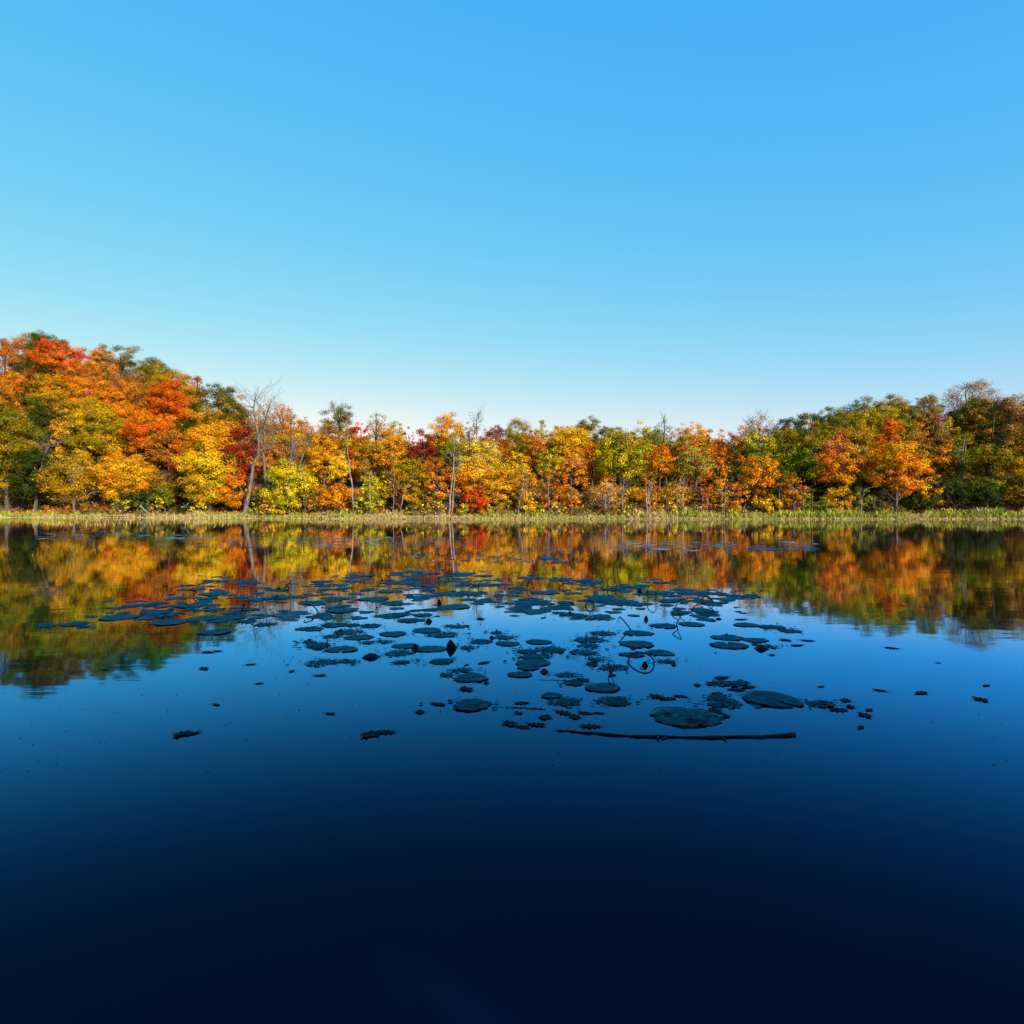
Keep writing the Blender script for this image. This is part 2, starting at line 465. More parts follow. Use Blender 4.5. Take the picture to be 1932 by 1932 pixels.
T_(238, 692, 792, 104, 'brown', 'dark brown thinly leaved tree under the skyline oak', dens=0.55, twigs=3, bark=M_GREY)
T_(290, 668, 745, 70, 'olive', 'olive gold tree right of the skyline oak')
T_(328, 690, 770, 78, 'mustard', 'mustard crown on the slope below the olive gold skyline tree')
T_(320, 712, 812, 86, 'redorange', 'red orange maple half way down the left slope', dens=1.1)
T_(282, 770, 868, 84, 'redorange', 'scarlet maple with yellow patches in the middle of the left slope', top='orange', topfrac=0.2)
T_(318, 802, 872, 80, 'orangebrown', 'dull orange brown tree behind the scarlet and yellow maple')
T_(345, 818, 902, 44, 'red', 'narrow deep red tree left of the big golden yellow maple')
T_(370, 702, 745, 40, 'pink', 'small pinkish red crown on the left skyline')
T_(412, 716, 800, 112, 'oakgreen', 'big dark green oak at the right end of the left hill', dens=1.1)
T_(395, 790, 946, 108, 'yellow', 'big golden yellow maple left of the crimson maple', top='gold', dens=1.05)
T_(312, 905, 958, 58, 'green', 'dark green shrubby tree at the foot of the left slope')
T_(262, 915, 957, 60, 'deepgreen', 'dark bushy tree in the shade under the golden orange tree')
T_(455, 783, 915, 72, 'crimson', 'crimson maple beside the leaning grey trunk', dens=0.9, dx=-5, cone=0.3, twigs=3)
T_(440, 872, 961, 62, 'orange', 'orange maple under the crimson maple', top='flame')
T_(492, 752, 850, 66, 'tan', 'thin tan tree behind the leaning grey trunk', dens=0.4, twigs=3, bark=M_GREY)
T_(532, 746, 800, 44, 'rust', 'rust red crown on the skyline right of the bare grey crown', dens=0.6, twigs=2)
T_(548, 768, 882, 54, 'ochre', 'ochre tree right of the leaning grey trunk', dens=0.8)
T_(520, 828, 885, 50, 'salmon', 'salmon tree behind the two grey trunks')
T_(545, 862, 947, 94, 'lemon', 'bright yellow maple spreading right of the leaning grey trunk', dens=1.05, dx=-1)
T_(583, 780, 872, 50, 'tan', 'dusty tan tree with bare twigs left of centre', dens=0.5, twigs=3, bark=M_GREY)
T_(500, 905, 957, 40, 'olive', 'olive sapling at the foot of the grey trunks')
T_(594, 905, 957, 52, 'ochre', 'ochre brown tree on the bank right of the bright yellow maple', dens=0.7, twigs=2)
T_(637, 747, 812, 66, 'oakgreen', 'tall gappy olive green oak above the skyline left of centre', dens=0.6, twigs=2)
T_(620, 782, 838, 54, 'brown', 'brown tree under the gappy skyline oak', dens=0.7, twigs=2)
T_(612, 813, 884, 68, 'gold', 'golden orange tree below the brown tree left of centre')
T_(642, 856, 916, 52, 'yellow', 'bright yellow tree left of the slender pale trunk')
T_(632, 906, 962, 58, 'orange', 'orange tree low on the bank left of the slender pale trunk')
T_(680, 782, 842, 46, 'red', 'bright red crown near the skyline left of centre', dens=1.1)
T_(712, 770, 815, 44, 'ochre', 'ochre twiggy crown on the skyline right of the bright red one', dens=0.55, twigs=2)
T_(700, 815, 903, 62, 'mustard', 'mustard tree right of the slender pale trunk')
T_(708, 888, 961, 62, 'lime', 'yellow green tree on the bank right of the slender pale trunk', top='lemon', topfrac=0.6)
T_(738, 784, 825, 54, 'cream', 'pale cream yellow crown on the skyline', dens=0.9)
T_(737, 806, 902, 62, 'gold', 'golden tree under the cream yellow crown')
T_(770, 797, 838, 32, 'maroon', 'small maroon crown left of the larger maroon tree', dens=0.6, twigs=2)
T_(798, 801, 858, 56, 'maroon', 'round maroon red tree left of the tall yellow green oak', top='crimson', dens=1.1)
T_(778, 848, 946, 60, 'mustard', 'mustard gold tree below the maroon tree', top='olive')
T_(825, 848, 946, 54, 'salmon', 'salmon orange tree left of the twin grey trunks', top='rust')
T_(748, 885, 956, 30, 'flame', 'narrow flame orange sapling on the bank left of centre')
T_(842, 770, 835, 66, 'green', 'tall skyline oak with golden top and green underside', top='gold', topfrac=0.5)
T_(852, 812, 862, 58, 'green', 'green crown beneath the golden topped skyline oak')
T_(886, 788, 830, 46, 'olive', 'olive crown right of the golden topped skyline oak', twigs=2, dens=0.8)
T_(905, 818, 880, 98, 'cream', 'wide pale yellow tree at the centre of the forest', dens=0.95)
T_(932, 793, 835, 62, 'rust', 'rust brown crown on the skyline near the centre', top='maroon')
T_(977, 787, 832, 66, 'oakgreen', 'olive green crown on the skyline right of the rust brown one', top='olive')
T_(893, 862, 930, 74, 'orange', 'orange gold tree right of the twin grey trunks', top='gold')
T_(897, 918, 960, 50, 'red', 'small vivid red maple on the bank near the centre', dx=-2, dens=1.2)
T_(940, 866, 952, 60, 'gold', 'gold tree right of the small vivid red maple')
T_(956, 824, 870, 32, 'rust', 'small rust crown right of the wide pale yellow tree')
T_(974, 838, 895, 42, 'yellow', 'yellow tree between two rust coloured crowns near the centre')
T_(1007, 800, 872, 48, 'rust', 'tall rust orange tree under the centre skyline', top='salmon')
T_(1022, 786, 822, 42, 'lime', 'light green skyline crown right of centre')
T_(1058, 783, 818, 40, 'green', 'small green skyline crown behind the golden oak')
T_(1072, 797, 850, 94, 'gold', 'wide golden yellow oak near the skyline right of centre', top='yellow')
T_(1035, 835, 885, 48, 'lime', 'yellow green tree left of the salmon topped tree')
T_(992, 872, 950, 62, 'gold', 'gold tree with pale branches on the centre bank', dens=0.75, bark=M_PALE, twigs=2)
T_(1040, 878, 957, 52, 'salmon', 'salmon and gold tree left of the salmon topped tree', top='orangebrown')
T_(1080, 832, 958, 54, 'orange', 'tall orange tree with a salmon top right of centre', top='salmon', topfrac=0.4, cone=0.35, dx=-1)
T_(1117, 832, 902, 54, 'rust', 'round rust orange tree beside the salmon topped tree', top='flame')
T_(1110, 778, 835, 68, 'deepgreen', 'dark green skyline tree left of the yellow green oak', top='olive', topfrac=0.3)
T_(1155, 790, 835, 60, 'green', 'green skyline crown behind the yellow green oak')
T_(1215, 788, 842, 66, 'green', 'wide green skyline crown right of the yellow green oak', top='lime', topfrac=0.2)
T_(1172, 809, 908, 108, 'lime', 'large yellow green oak with dark forked limbs', dens=0.72, tr=0.32, top='goldgreen')
T_(1243, 830, 908, 58, 'orange', 'orange tree right of the large yellow green oak', top='flame')
T_(1253, 781, 838, 48, 'sage', 'dull thin crown with bare twigs on the right skyline', dens=0.45, twigs=3)
T_(1302, 783, 840, 70, 'mustard', 'golden olive tree standing tall on the skyline right of centre', top='gold', topfrac=0.3)
T_(1303, 824, 872, 54, 'salmonpink', 'salmon red tree below the golden olive skyline tree')
T_(1312, 835, 908, 62, 'creamgreen', 'pale sage and cream oak in front of the salmon red tree', dens=0.8)
T_(1352, 830, 895, 50, 'orange', 'bright orange tree right of the pale sage oak', top='flame')
T_(1358, 804, 845, 38, 'salmon', 'small salmon orange crown high right of centre')
T_(1332, 800, 840, 34, 'olive', 'small olive crown left of the salmon orange crown')
T_(1397, 797, 860, 58, 'orangebrown', 'brown orange twiggy tree at the left end of the right hill', dens=0.65, twigs=3, bark=M_GREY)
T_(1148, 893, 960, 70, 'peach', 'peach coloured thin tree with grey twigs on the bank', dens=0.38, twigs=4, bark=M_GREY, dx=-1)
T_(1224, 890, 962, 36, 'flame', 'flame orange sapling with pale trunks under the orange tree', bark=M_PALE, dens=0.6, trunks=2, dx=-2)
T_(1276, 898, 960, 44, 'gold', 'thin gold tree with pale stems before the pale sage oak', dens=0.45, bark=M_PALE, twigs=3, dx=-2)
T_(1330, 903, 958, 34, 'redorange', 'small red orange tree under the bright orange tree', dens=0.7, bark=M_PALE, trunks=2, dx=-2)
T_(1362, 895, 960, 44, 'gold', 'thin gold orange tree right of the small red orange one', dens=0.6, twigs=2)
# --- right hill
T_(1432, 775, 818, 64, 'tan', 'thin tan tree with bare twigs on the right skyline', dens=0.4, twigs=3, bark=M_GREY)
T_(1428, 806, 865, 74, 'green', 'yellowish green oak left on the right hill', top='lime')
T_(1480, 798, 858, 84, 'green', 'broad green oak in the middle of the right hill', top='olive')
T_(1535, 800, 868, 84, 'green', 'broad green oak with olive top right of its twin', top='olive', topfrac=0.5)
T_(1515, 850, 905, 56, 'green', 'green tree hanging over the small orange tree')
T_(1487, 781, 825, 54, 'deepgreen', 'dark green crown low on the right skyline')
T_(1530, 770, 815, 60, 'oakgreen', 'dark green crown in the middle of the right skyline')
T_(1566, 764, 805, 56, 'oakgreen', 'green crown where the right skyline begins to climb', top='green')
T_(1592, 768, 810, 80, 'mustard', 'olive gold tree below the right skyline', top='olive')
T_(1608, 795, 858, 86, 'olive', 'large olive gold tree behind the salmon topped tree on the right', top='mustard')
T_(1435, 852, 938, 78, 'orange', 'orange and gold maple at the foot of the right hill', top='gold')
T_(1447, 928, 964, 50, 'yellow', 'low golden bushy tree on the right bank', top='gold')
T_(1390, 905, 962, 44, 'orange', 'small orange tree in the dark gap on the right bank', dens=0.7)
T_(1497, 888, 945, 48, 'orange', 'small layered orange tree against dark shade on the right', dens=0.85)
T_(1470, 870, 955, 46, 'deepgreen', 'dark tree in the black gap between two orange maples')
T_(1583, 814, 930, 84, 'orange', 'big orange maple with a dusty pink top on the right hill', top='salmonpink', topfrac=0.3, cone=0.3)
T_(1532, 918, 963, 52, 'green', 'dark green shrubby tree on the right bank', top='olive')
T_(1580, 915, 964, 56, 'gold', 'yellow orange tree under the dusty pink topped maple', dens=0.8)
T_(1622, 918, 964, 50, 'green', 'green shrubby tree with bare stems on the right bank', twigs=2, bark=M_GREY)
T_(1627, 744, 785, 72, 'deepgreen', 'dark crown at the left shoulder of the right hilltop', top='sage', topfrac=0.4)
T_(1687, 738, 790, 68, 'oakgreen', 'dark green hilltop tree on the right skyline', top='olive')
T_(1742, 737, 795, 62, 'olive', 'olive green hilltop tree left of the twiggy hilltop tree')
T_(1657, 757, 815, 76, 'goldgreen', 'yellow green tree left above the red orange spire', top='lime')
T_(1710, 762, 808, 56, 'sage', 'grey green crown above the red orange spire')
T_(1680, 777, 870, 62, 'flame', 'red orange spire shaped maple on the right hill', cone=0.6, dens=1.2, top='redorange', dx=-7)
T_(1638, 840, 905, 50, 'ochre', 'ochre tree left of the large orange gold maple')
T_(1692, 825, 948, 98, 'orange', 'large orange gold maple under the red orange spire', top='gold', dx=-1)
T_(1733, 794, 855, 44, 'peach', 'tan orange tree right of the red orange spire', top='orange')
T_(1712, 805, 850, 34, 'lime', 'small light green tree right of the red orange spire')
T_(1760, 803, 895, 68, 'orangebrown', 'brownish orange tree right of the large orange gold maple', top='brown')
T_(1760, 769, 815, 58, 'tan', 'rusty tan tree below the olive green hilltop tree', dens=0.7, twigs=2, top='rust')
T_(1750, 888, 942, 54, 'gold', 'orange gold tree at the foot of the brownish orange tree')
T_(1828, 711, 785, 104, 'tan', 'tall twiggy tree with pale limbs topping the right hill', dens=0.33, twigs=4, bark=M_GREY, trunks=2)
T_(1840, 745, 800, 90, 'oakgreen', 'dark green tree behind the twiggy hilltop tree')
T_(1790, 781, 832, 44, 'yellow', 'yellow tree left of the tall pale trunks on the right')
T_(1848, 785, 850, 46, 'flame', 'vivid orange crown near the right edge', top='orange')
T_(1812, 800, 885, 62, 'green', 'dark olive tree with tall pale trunks near the right edge', top='olive', dens=0.6, bark=M_PALE, trunks=3)
T_(1868, 760, 860, 56, 'deepgreen', 'dark green tree along the right edge')
T_(1862, 850, 915, 56, 'mustard', 'mustard gold tree low at the right edge', top='gold')
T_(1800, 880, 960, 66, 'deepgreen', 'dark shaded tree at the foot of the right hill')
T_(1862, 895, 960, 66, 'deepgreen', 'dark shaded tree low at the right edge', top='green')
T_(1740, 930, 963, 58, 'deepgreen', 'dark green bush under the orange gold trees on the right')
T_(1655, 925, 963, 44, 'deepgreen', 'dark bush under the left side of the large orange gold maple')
T_(1920, 735, 850, 90, 'tan', 'brownish tree high beyond the right edge of the hill')
T_(1930, 850, 960, 90, 'mustard', 'mustard tree low beyond the right edge')
T_(1990, 740, 960, 110, 'ochre', 'tall ochre tree at the extreme right edge of the forest')

# --- fillers seen through the gaps, deeper inside the wood
rngF = random.Random(5)
SKY = [(-60, 640), (60, 625), (160, 650), (260, 665), (370, 715), (460, 760), (560, 775), (640, 785), (760, 800), (850, 790), (950, 800),
       (1050, 795), (1180, 798), (1300, 800), (1380, 805), (1480, 792), (1570, 775), (1640, 752), (1750, 745), (1830, 735), (2000, 745)]
def skyrow(px):
    for (a, ya), (b, yb) in zip(SKY, SKY[1:]):
        if a <= px <= b: return ya + (yb - ya) * (px - a) / (b - a)
    return 780
def short(l): return ' '.join(l.split()[:5])
used = set()
for row, (bot, lift, push) in enumerate([(940, 0.42, 15), (905, 0.30, 15), (870, 0.16, 13), (956, 0.70, 5), (840, 0.07, 16)]):
    for k in range(25):
        px = -20 + k * 82 + rngF.uniform(-25, 25) + row * 27
        sk = skyrow(px)
        top = sk + (958 - sk) * lift + rngF.uniform(0, 12)
        pal = rngF.choice(['mustard', 'ochre', 'orange', 'gold', 'oakgreen', 'orangebrown', 'deepgreen', 'deepgreen'] if px < 430 else ['gold', 'ochre', 'mustard', 'orange', 'gold', 'yellow', 'olive', 'rust'] if px < 1370 else ['deepgreen', 'oakgreen', 'olive', 'ochre', 'green'])
        if row == 3: pal = rngF.choice(['deepgreen', 'deepgreen', 'oakgreen', 'brown'] if (px < 430 or px > 1370) else ['ochre', 'mustard', 'oakgreen', 'gold', 'orangebrown'])
        near = min(HAND[:140], key=lambda h: abs(h[0] - px) + abs(h[1] - (top + bot) / 2) * 0.6)
        words = dict(orange='orange', yellow='yellow', rust='rust coloured', mustard='mustard', ochre='ochre', olive='olive', gold='golden', oakgreen='dark mottled green', orangebrown='orange brown', green='green', deepgreen='very dark green', brown='brown')[pal]
        lb = '%s tree glimpsed behind the %s' % (words, near[2])
        lb = ' '.join(lb.split()[:16])
        n2 = 0
        while lb in used:
            n2 += 1
            lb = '%s tree deeper in behind the %s' % (['second', 'third', 'fourth', 'fifth', 'sixth'][n2 - 1] + ' ' + words, near[2])
            lb = ' '.join(lb.split()[:16])
        used.add(lb)
        NT = len(HAND)
        T_(px, top, bot, rngF.uniform(66, 100), pal, lb, dx=push, dens=0.85, leaf=0.17)
        HAND.pop()

# --- bare and slender trunks on the bank, each drawn along its own line in the picture
def limbed(name, label, pts_px, D, r0, r1, branches, seed, mat, twl=1.2, depth=3, cat='bare tree'):
    rng = np.random.default_rng(seed)
    if D < 97: D = D - 80.5 + shore(wx(pts_px[0][0], D))
    P0 = [(wx(a, D), wz(b, D)) for a, b in pts_px]
    bx, bz = P0[0]
    g0 = terrain(bx, D)
    root = empty(name, (bx, D, g0 - 0.05)); tag(root, label, cat)
    pts = np.array([[p[0] - bx, 0.15 * math.sin(i * 1.3), max(p[1] - g0, -0.3)] for i, p in enumerate(P0)])
    pts[0][2] = -0.3
    # resample
    m = 4 * len(pts)
    tt = np.linspace(0, len(pts) - 1, m); i0 = np.minimum(tt.astype(int), len(pts) - 2); fr = (tt - i0)[:, None]
    pts = pts[i0] * (1 - fr) + pts[i0 + 1] * fr
    pts[1:-1] += rng.normal(size=(m - 2, 3)) * 0.05
    T = Tubes(); rad = np.linspace(r0, r1, m); rad[0] *= 1.4
    T.add(pts, rad * (0.72 if mat is M_PALE else 1.0), 8)
    B = T
    if D < 95 and r0 < 0.2: branches = max(3, branches // 2); twl *= 0.8
    for k in range(branches):
        i = int(m * rng.uniform(0.38, 0.98))
        i = min(i, m - 1)
        side = rng.choice([-1, 1])
        d = np.array([side * rng.uniform(0.4, 1.0), rng.normal() * 0.5, rng.uniform(0.25, 1.0)])
        grow_twigs(B, rng, pts[i], d, twl * rng.uniform(0.7, 1.5), rad[i] * 0.34, depth)
    T.build('trunk', mat, root)

limbed('bare_tree', 'big bare tree whose grey trunk leans right beside the crimson maple', [(460, 964), (470, 925), (478, 880), (490, 838), (484, 800), (478, 765), (482, 748)], 85, 0.31, 0.05, 20, 1, M_GREY, 1.9, 4)
limbed('bare_tree', 'bare tree with a straight grey trunk just right of the leaning one', [(502, 955), (500, 900), (497, 860), (499, 815), (506, 775), (512, 752)], 86.5, 0.24, 0.05, 20, 2, M_GREY, 1.7, 4)
limbed('bare_tree', 'thin dark trunk tilting left behind the bright yellow maple', [(540, 925), (545, 880), (552, 840), (556, 800)], 93, 0.2, 0.07, 12, 3, M_GREY, 1.4)
limbed('bare_tree', 'crooked twiggy trunk between the bright yellow maple and the orange tree', [(578, 955), (570, 920), (563, 880), (575, 850), (590, 830)], 86, 0.15, 0.04, 16, 4, M_GREY, 1.4)
limbed('bare_tree', 'slender pale trunk rising left of centre over yellow leaves', [(668, 960), (662, 900), (656, 855), (657, 815)], 84.5, 0.17, 0.05, 10, 5, M_PALE, 0.9)
limbed('bare_tree', 'short pale trunk right of the slender pale one', [(698, 958), (697, 920), (698, 890)], 84.5, 0.13, 0.07, 5, 6, M_PALE, 0.8)
limbed('bare_tree', 'straight thin pale trunk under the narrow flame orange sapling', [(742, 966), (743, 925), (744, 892)], 84.2, 0.09, 0.04, 8, 7, M_PALE, 0.7)
limbed('bare_tree', 'crooked pale stem left of the mustard gold tree', [(756, 962), (758, 940), (765, 925), (771, 912)], 84.2, 0.09, 0.04, 7, 8, M_PALE, 0.9)
limbed('bare_tree', 'left one of the twin tall grey trunks near the centre', [(847, 966), (850, 930), (856, 880), (857, 840), (858, 828)], 84.5, 0.19, 0.05, 18, 9, M_PALE, 1.1)
limbed('bare_tree', 'right one of the twin tall grey trunks near the centre', [(852, 966), (855, 930), (858, 905), (853, 870), (850, 850)], 84.9, 0.15, 0.05, 12, 10, M_PALE, 1.0)
limbed('bare_tree', 'leaning thin grey trunk on the bank right of the gold tree', [(976, 960), (982, 935), (990, 905), (998, 888)], 84.5, 0.14, 0.05, 16, 11, M_GREY, 1.2)
limbed('bare_tree', 'pale thin trunk left of the salmon and gold tree', [(1037, 962), (1034, 930), (1037, 895)], 84.2, 0.11, 0.04, 16, 12, M_GREY, 1.1)
limbed('bare_tree', 'grey trunk with a fan of twigs under the yellow green oak', [(1173, 966), (1174, 930), (1177, 905)], 83.8, 0.15, 0.05, 22, 13, M_GREY, 1.2)
limbed('bare_tree', 'short grey stump like trunk left of the fan of twigs', [(1143, 962), (1142, 945), (1143, 930)], 84, 0.16, 0.09, 12, 14, M_GREY, 1.2)
limbed('bare_tree', 'white barked trunk in front of the black gap right of the oak', [(1221, 964), (1222, 930), (1226, 905)], 83.8, 0.14, 0.06, 9, 15, M_PALE, 0.9)
limbed('bare_tree', 'pale trunk under the pale sage oak', [(1288, 962), (1289, 925), (1291, 900)], 83.9, 0.12, 0.05, 12, 16, M_PALE, 1.0)
limbed('bare_tree', 'thin grey trunk in the dark left of the pale sage oak', [(1262, 962), (1260, 930), (1256, 900)], 84.2, 0.09, 0.04, 12, 17, M_GREY, 1.0)
limbed('bare_tree', 'bare twiggy sapling left of the orange and gold maple', [(1366, 960), (1368, 930), (1374, 910)], 84, 0.09, 0.04, 16, 18, M_GREY, 1.1)
limbed('bare_tree', 'bare dark sapling on the bank under the layered orange tree', [(1517, 962), (1515, 940), (1512, 925)], 84, 0.08, 0.03, 14, 19, M_GREY, 0.9)
limbed('bare_tree', 'pale forked sapling in the green shrub on the right', [(1624, 966), (1627, 940), (1631, 925)], 83.8, 0.10, 0.04, 10, 20, M_PALE, 0.9)
limbed('bare_tree', 'straight pale snag against the dark left of the large orange maple', [(1651, 964), (1651, 950), (1652, 935)], 83.8, 0.07, 0.04, 3, 21, M_PALE, 0.5)
limbed('bare_tree', 'bare skyline tree above the wide pale yellow tree', [(898, 830), (899, 800), (901, 778)], 104, 0.14, 0.04, 22, 22, M_GREY, 1.1, 4)
limbed('bare_tree', 'pale dead branch arching out at the left edge', [(62, 905), (80, 860), (92, 842), (112, 838)], 97, 0.13, 0.05, 14, 23, M_GREY, 1.6)

# ------------------------------------------------------------------ shrubs along the bank
def shrub(px, top, w, pal, label, seed, dens=0.9, base=966):
    D = 83.2 + (shore(wx(px, 83)) - 80)
    x = wx(px, D); z0 = terrain(x, D)
    zt = max(wz(top, D), z0 + 0.6)
    rw = w / 2 / F * D
    rng = np.random.default_rng(seed)
    root = empty('shrub', (x, D, z0)); tag(root, label, 'shrub')
    H = zt - z0
    v, f, c, cent = crown_arrays(rng, H * 0.5, rw, H * 0.5, pal, dens, 0.19, clumps=16, flat=0.8)
    T = Tubes()
    for i in range(9):
        T.add(wobble(rng, (rng.normal() * 0.1, rng.normal() * 0.1, -0.1), cent[i], 5, 0.05), np.linspace(0.03, 0.012, 5), 4)
    T.build('stems', M_GREY, root)
    obj_np('foliage', v, f, M_LEAF, root, c)
for i, (px, top, w, pal, lb) in enumerate([
    (224, 930, 44, 'lime', 'bright yellow green shrub under the golden orange tree on the left bank'),
    (268, 942, 40, 'sage', 'pale sage bramble right of the bright yellow green shrub'),
    (298, 934, 28, 'yellow', 'small yellow shrub in front of the dark green tree on the left'),
    (376, 944, 40, 'lemon', 'lemon yellow shrub at the foot of the big golden yellow maple'),
    (488, 946, 44, 'lime', 'green shrub just right of the leaning trunk base'),
    (505, 935, 34, 'salmon', 'salmon shrub between the two grey trunks'),
    (527, 948, 38, 'yellow', 'yellow shrub under the left side of the bright yellow maple'),
    (672, 945, 40, 'lime', 'light green shrub at the base of the slender pale trunk'),
    (705, 942, 44, 'lime', 'yellow green shrub by the short pale trunk'),
    (778, 948, 34, 'green', 'green shrub under the mustard gold tree'),
    (805, 948, 30, 'lime', 'lime shrub left of the taller green shrub near the centre'),
    (825, 938, 36, 'lime', 'taller green shrub left of the twin grey trunks'),
    (878, 942, 42, 'lime', 'lime green shrub left of the small vivid red maple'),
    (922, 948, 36, 'cream', 'straw coloured shrub right of the small vivid red maple'),
    (948, 944, 38, 'goldgreen', 'gold green shrub on the centre bank'),
    (1003, 942, 44, 'yellow', 'yellow shrub on the bank under the pale branched gold tree'),
    (1020, 946, 20, 'lime', 'narrow lime shrub right of the yellow bank shrub'),
    (1052, 944, 34, 'yellow', 'yellow shrub in front of the salmon and gold tree'),
    (1100, 950, 40, 'green', 'dark green shrub at the foot of the salmon topped tree'),
    (1158, 954, 46, 'brown', 'low brown shrub under the peach coloured tree'),
    (1182, 950, 40, 'lime', 'low lime shrub at the foot of the fan of twigs'),
    (1258, 942, 40, 'lemon', 'lemon green shrub below the thin gold tree'),
    (1308, 948, 40, 'creamgreen', 'pale shrub below the pale sage oak'),
    (1390, 950, 30, 'lime', 'light green shrub left of the low golden tree on the right bank'),
    (1556, 940, 42, 'green', 'green shrub left of the yellow orange tree on the right bank'),
    (1664, 948, 34, 'green', 'small green shrub at the foot of the straight pale snag'),
    (1700, 950, 50, 'oakgreen', 'dim shrub in the shade of the large orange gold maple'),
    (1780, 955, 36, 'lime', 'spiky light green shrub in front of the dark foot of the right hill'),
    (1842, 956, 60, 'green', 'low green shrub behind the driftwood on the right'),
    (110, 950, 60, 'orangebrown', 'rusty bramble patch at the foot of the grey branch tangle'),
    (180, 950, 60, 'brown', 'brown bramble patch left of the bright yellow green shrub'),
    (340, 950, 44, 'deepgreen', 'dark shrub left of the big golden yellow maple foot'),
]):
    shrub(px, top, w, pal, lb, 300 + i)

# ------------------------------------------------------------------ grass and reeds of the far bank
rng = np.random.default_rng(11)
def blades(n, d0, d1, h0, h1, cols, wdt, px0=-140, px1=2080, dens=None):
    X, Y, H, CC = [], [], [], []
    px = rng.uniform(px0, px1, n)
    for p in px:
        d = rng.uniform(d0, d1)
        D = 80 + d; x = wx(p, D); D = shore(x) + d; x = wx(p, D)
        X.append(x); Y.append(D)
    X = np.array(X); Y = np.array(Y)
    Z = np.array([max(terrain(a, b), -0.05) for a, b in zip(X, Y)])
    pxl = X / Y * F + 966
    cl = np.sin(pxl * 0.31) * np.sin(pxl * 0.173 + 1.3) + 0.6 * np.sin(pxl * 0.53 + Y * 2)
    hf = 0.70 + 0.42 * cl + 0.35 * np.sin(pxl * 0.021) + 0.25 * np.sin(pxl * 0.067 + 2) + 0.22 * np.clip((pxl - 1150) / 250, 0, 1)
    H = rng.uniform(h0, h1, n) * np.clip(hf, 0.35, 1.8)
    th = rng.uniform(0, math.pi, n); lx = rng.normal(size=n) * 0.22 * H; ly = rng.normal(size=n) * 0.22 * H
    wv_ = wdt * rng.uniform(0.6, 1.4, n)
    a = np.stack([X - np.cos(th) * wv_, Y - np.sin(th) * wv_, Z], 1)
    b = np.stack([X + np.cos(th) * wv_, Y + np.sin(th) * wv_, Z], 1)
    c = np.stack([X + np.cos(th) * wv_ * .5 + lx * .4, Y + np.sin(th) * wv_ * .5 + ly * .4, Z + H * .6], 1)
    t = np.stack([X + lx, Y + ly, Z + H], 1)
    v = np.stack([a, b, c, t], 1).reshape(-1, 3)
    green = np.clip(0.55 + 0.5 * np.sin(pxl * 0.013 + 0.8) + 0.4 * np.clip((pxl - 1150) / 250, 0, 1) + 0.3 * np.sin(pxl * 0.05), 0.05, 0.95)
    pick = rng.random(n) < green + 0.35 * np.clip((pxl - 1100) / 200, 0, 1)
    cA = np.array(cols[0])[rng.integers(0, len(cols[0]), n)]; cB = np.array(cols[1])[rng.integers(0, len(cols[1]), n)]
    col = np.where(pick[:, None], cA, cB) * rng.uniform(0.75, 1.2, n)[:, None]
    return v, np.repeat(col, 4, axis=0)
greens = [(0.12, 0.155, 0.01), (0.21, 0.22, 0.02), (0.09, 0.12, 0.01), (0.27, 0.25, 0.05)]
straws = [(0.26, 0.21, 0.07), (0.33, 0.26, 0.11), (0.22, 0.17, 0.06), (0.27, 0.16, 0.06)]
parts = [blades(26000, 0.8, 5.5, 0.24, 0.55, (greens, straws), 0.035),
         blades(20000, -0.2, 1.2, 0.07, 0.2, (straws + greens[3:], straws), 0.035),
         blades(9000, 0.6, 4.0, 0.4, 0.75, (greens, straws), 0.03, 1130, 2080)]
v = np.concatenate([p[0] for p in parts]); c = np.concatenate([p[1] for p in parts])
gr = obj_np('bank_grass', v, np.arange(len(v)).reshape(-1, 4), M_LEAF, None, c)
tag(gr, 'pale straw and green grass growing along the far waterline', 'grass', kind='stuff')

ns_ = 260
px_ = np.where(rng.random(ns_) < 0.6, rng.uniform(60, 200, ns_), rng.uniform(200, 440, ns_))
D_ = CAMH * F / (rng.uniform(984, 991, ns_) - HOR); X_ = (px_ - 966) / F * D_
H_ = rng.uniform(0.08, 0.26, ns_); lx_ = rng.normal(size=ns_) * 0.25 * H_ * 2
w_s = 0.02
vq = np.stack([np.stack([X_ - w_s, D_, np.full(ns_, -0.05)], 1), np.stack([X_ + w_s, D_, np.full(ns_, -0.05)], 1),
               np.stack([X_ + lx_ * .5 + w_s, D_, H_ * .7], 1), np.stack([X_ + lx_, D_, H_], 1)], 1).reshape(-1, 3)
cq = np.repeat(np.array(greens + straws)[rng.integers(0, 8, ns_)], 4, axis=0)
rs = obj_np('water_sprigs', vq, np.arange(len(vq)).reshape(-1, 4), M_LEAF, None, cq)
tag(rs, 'sparse yellow green sprigs standing in the shallows off the left bank', 'water plants', kind='stuff')

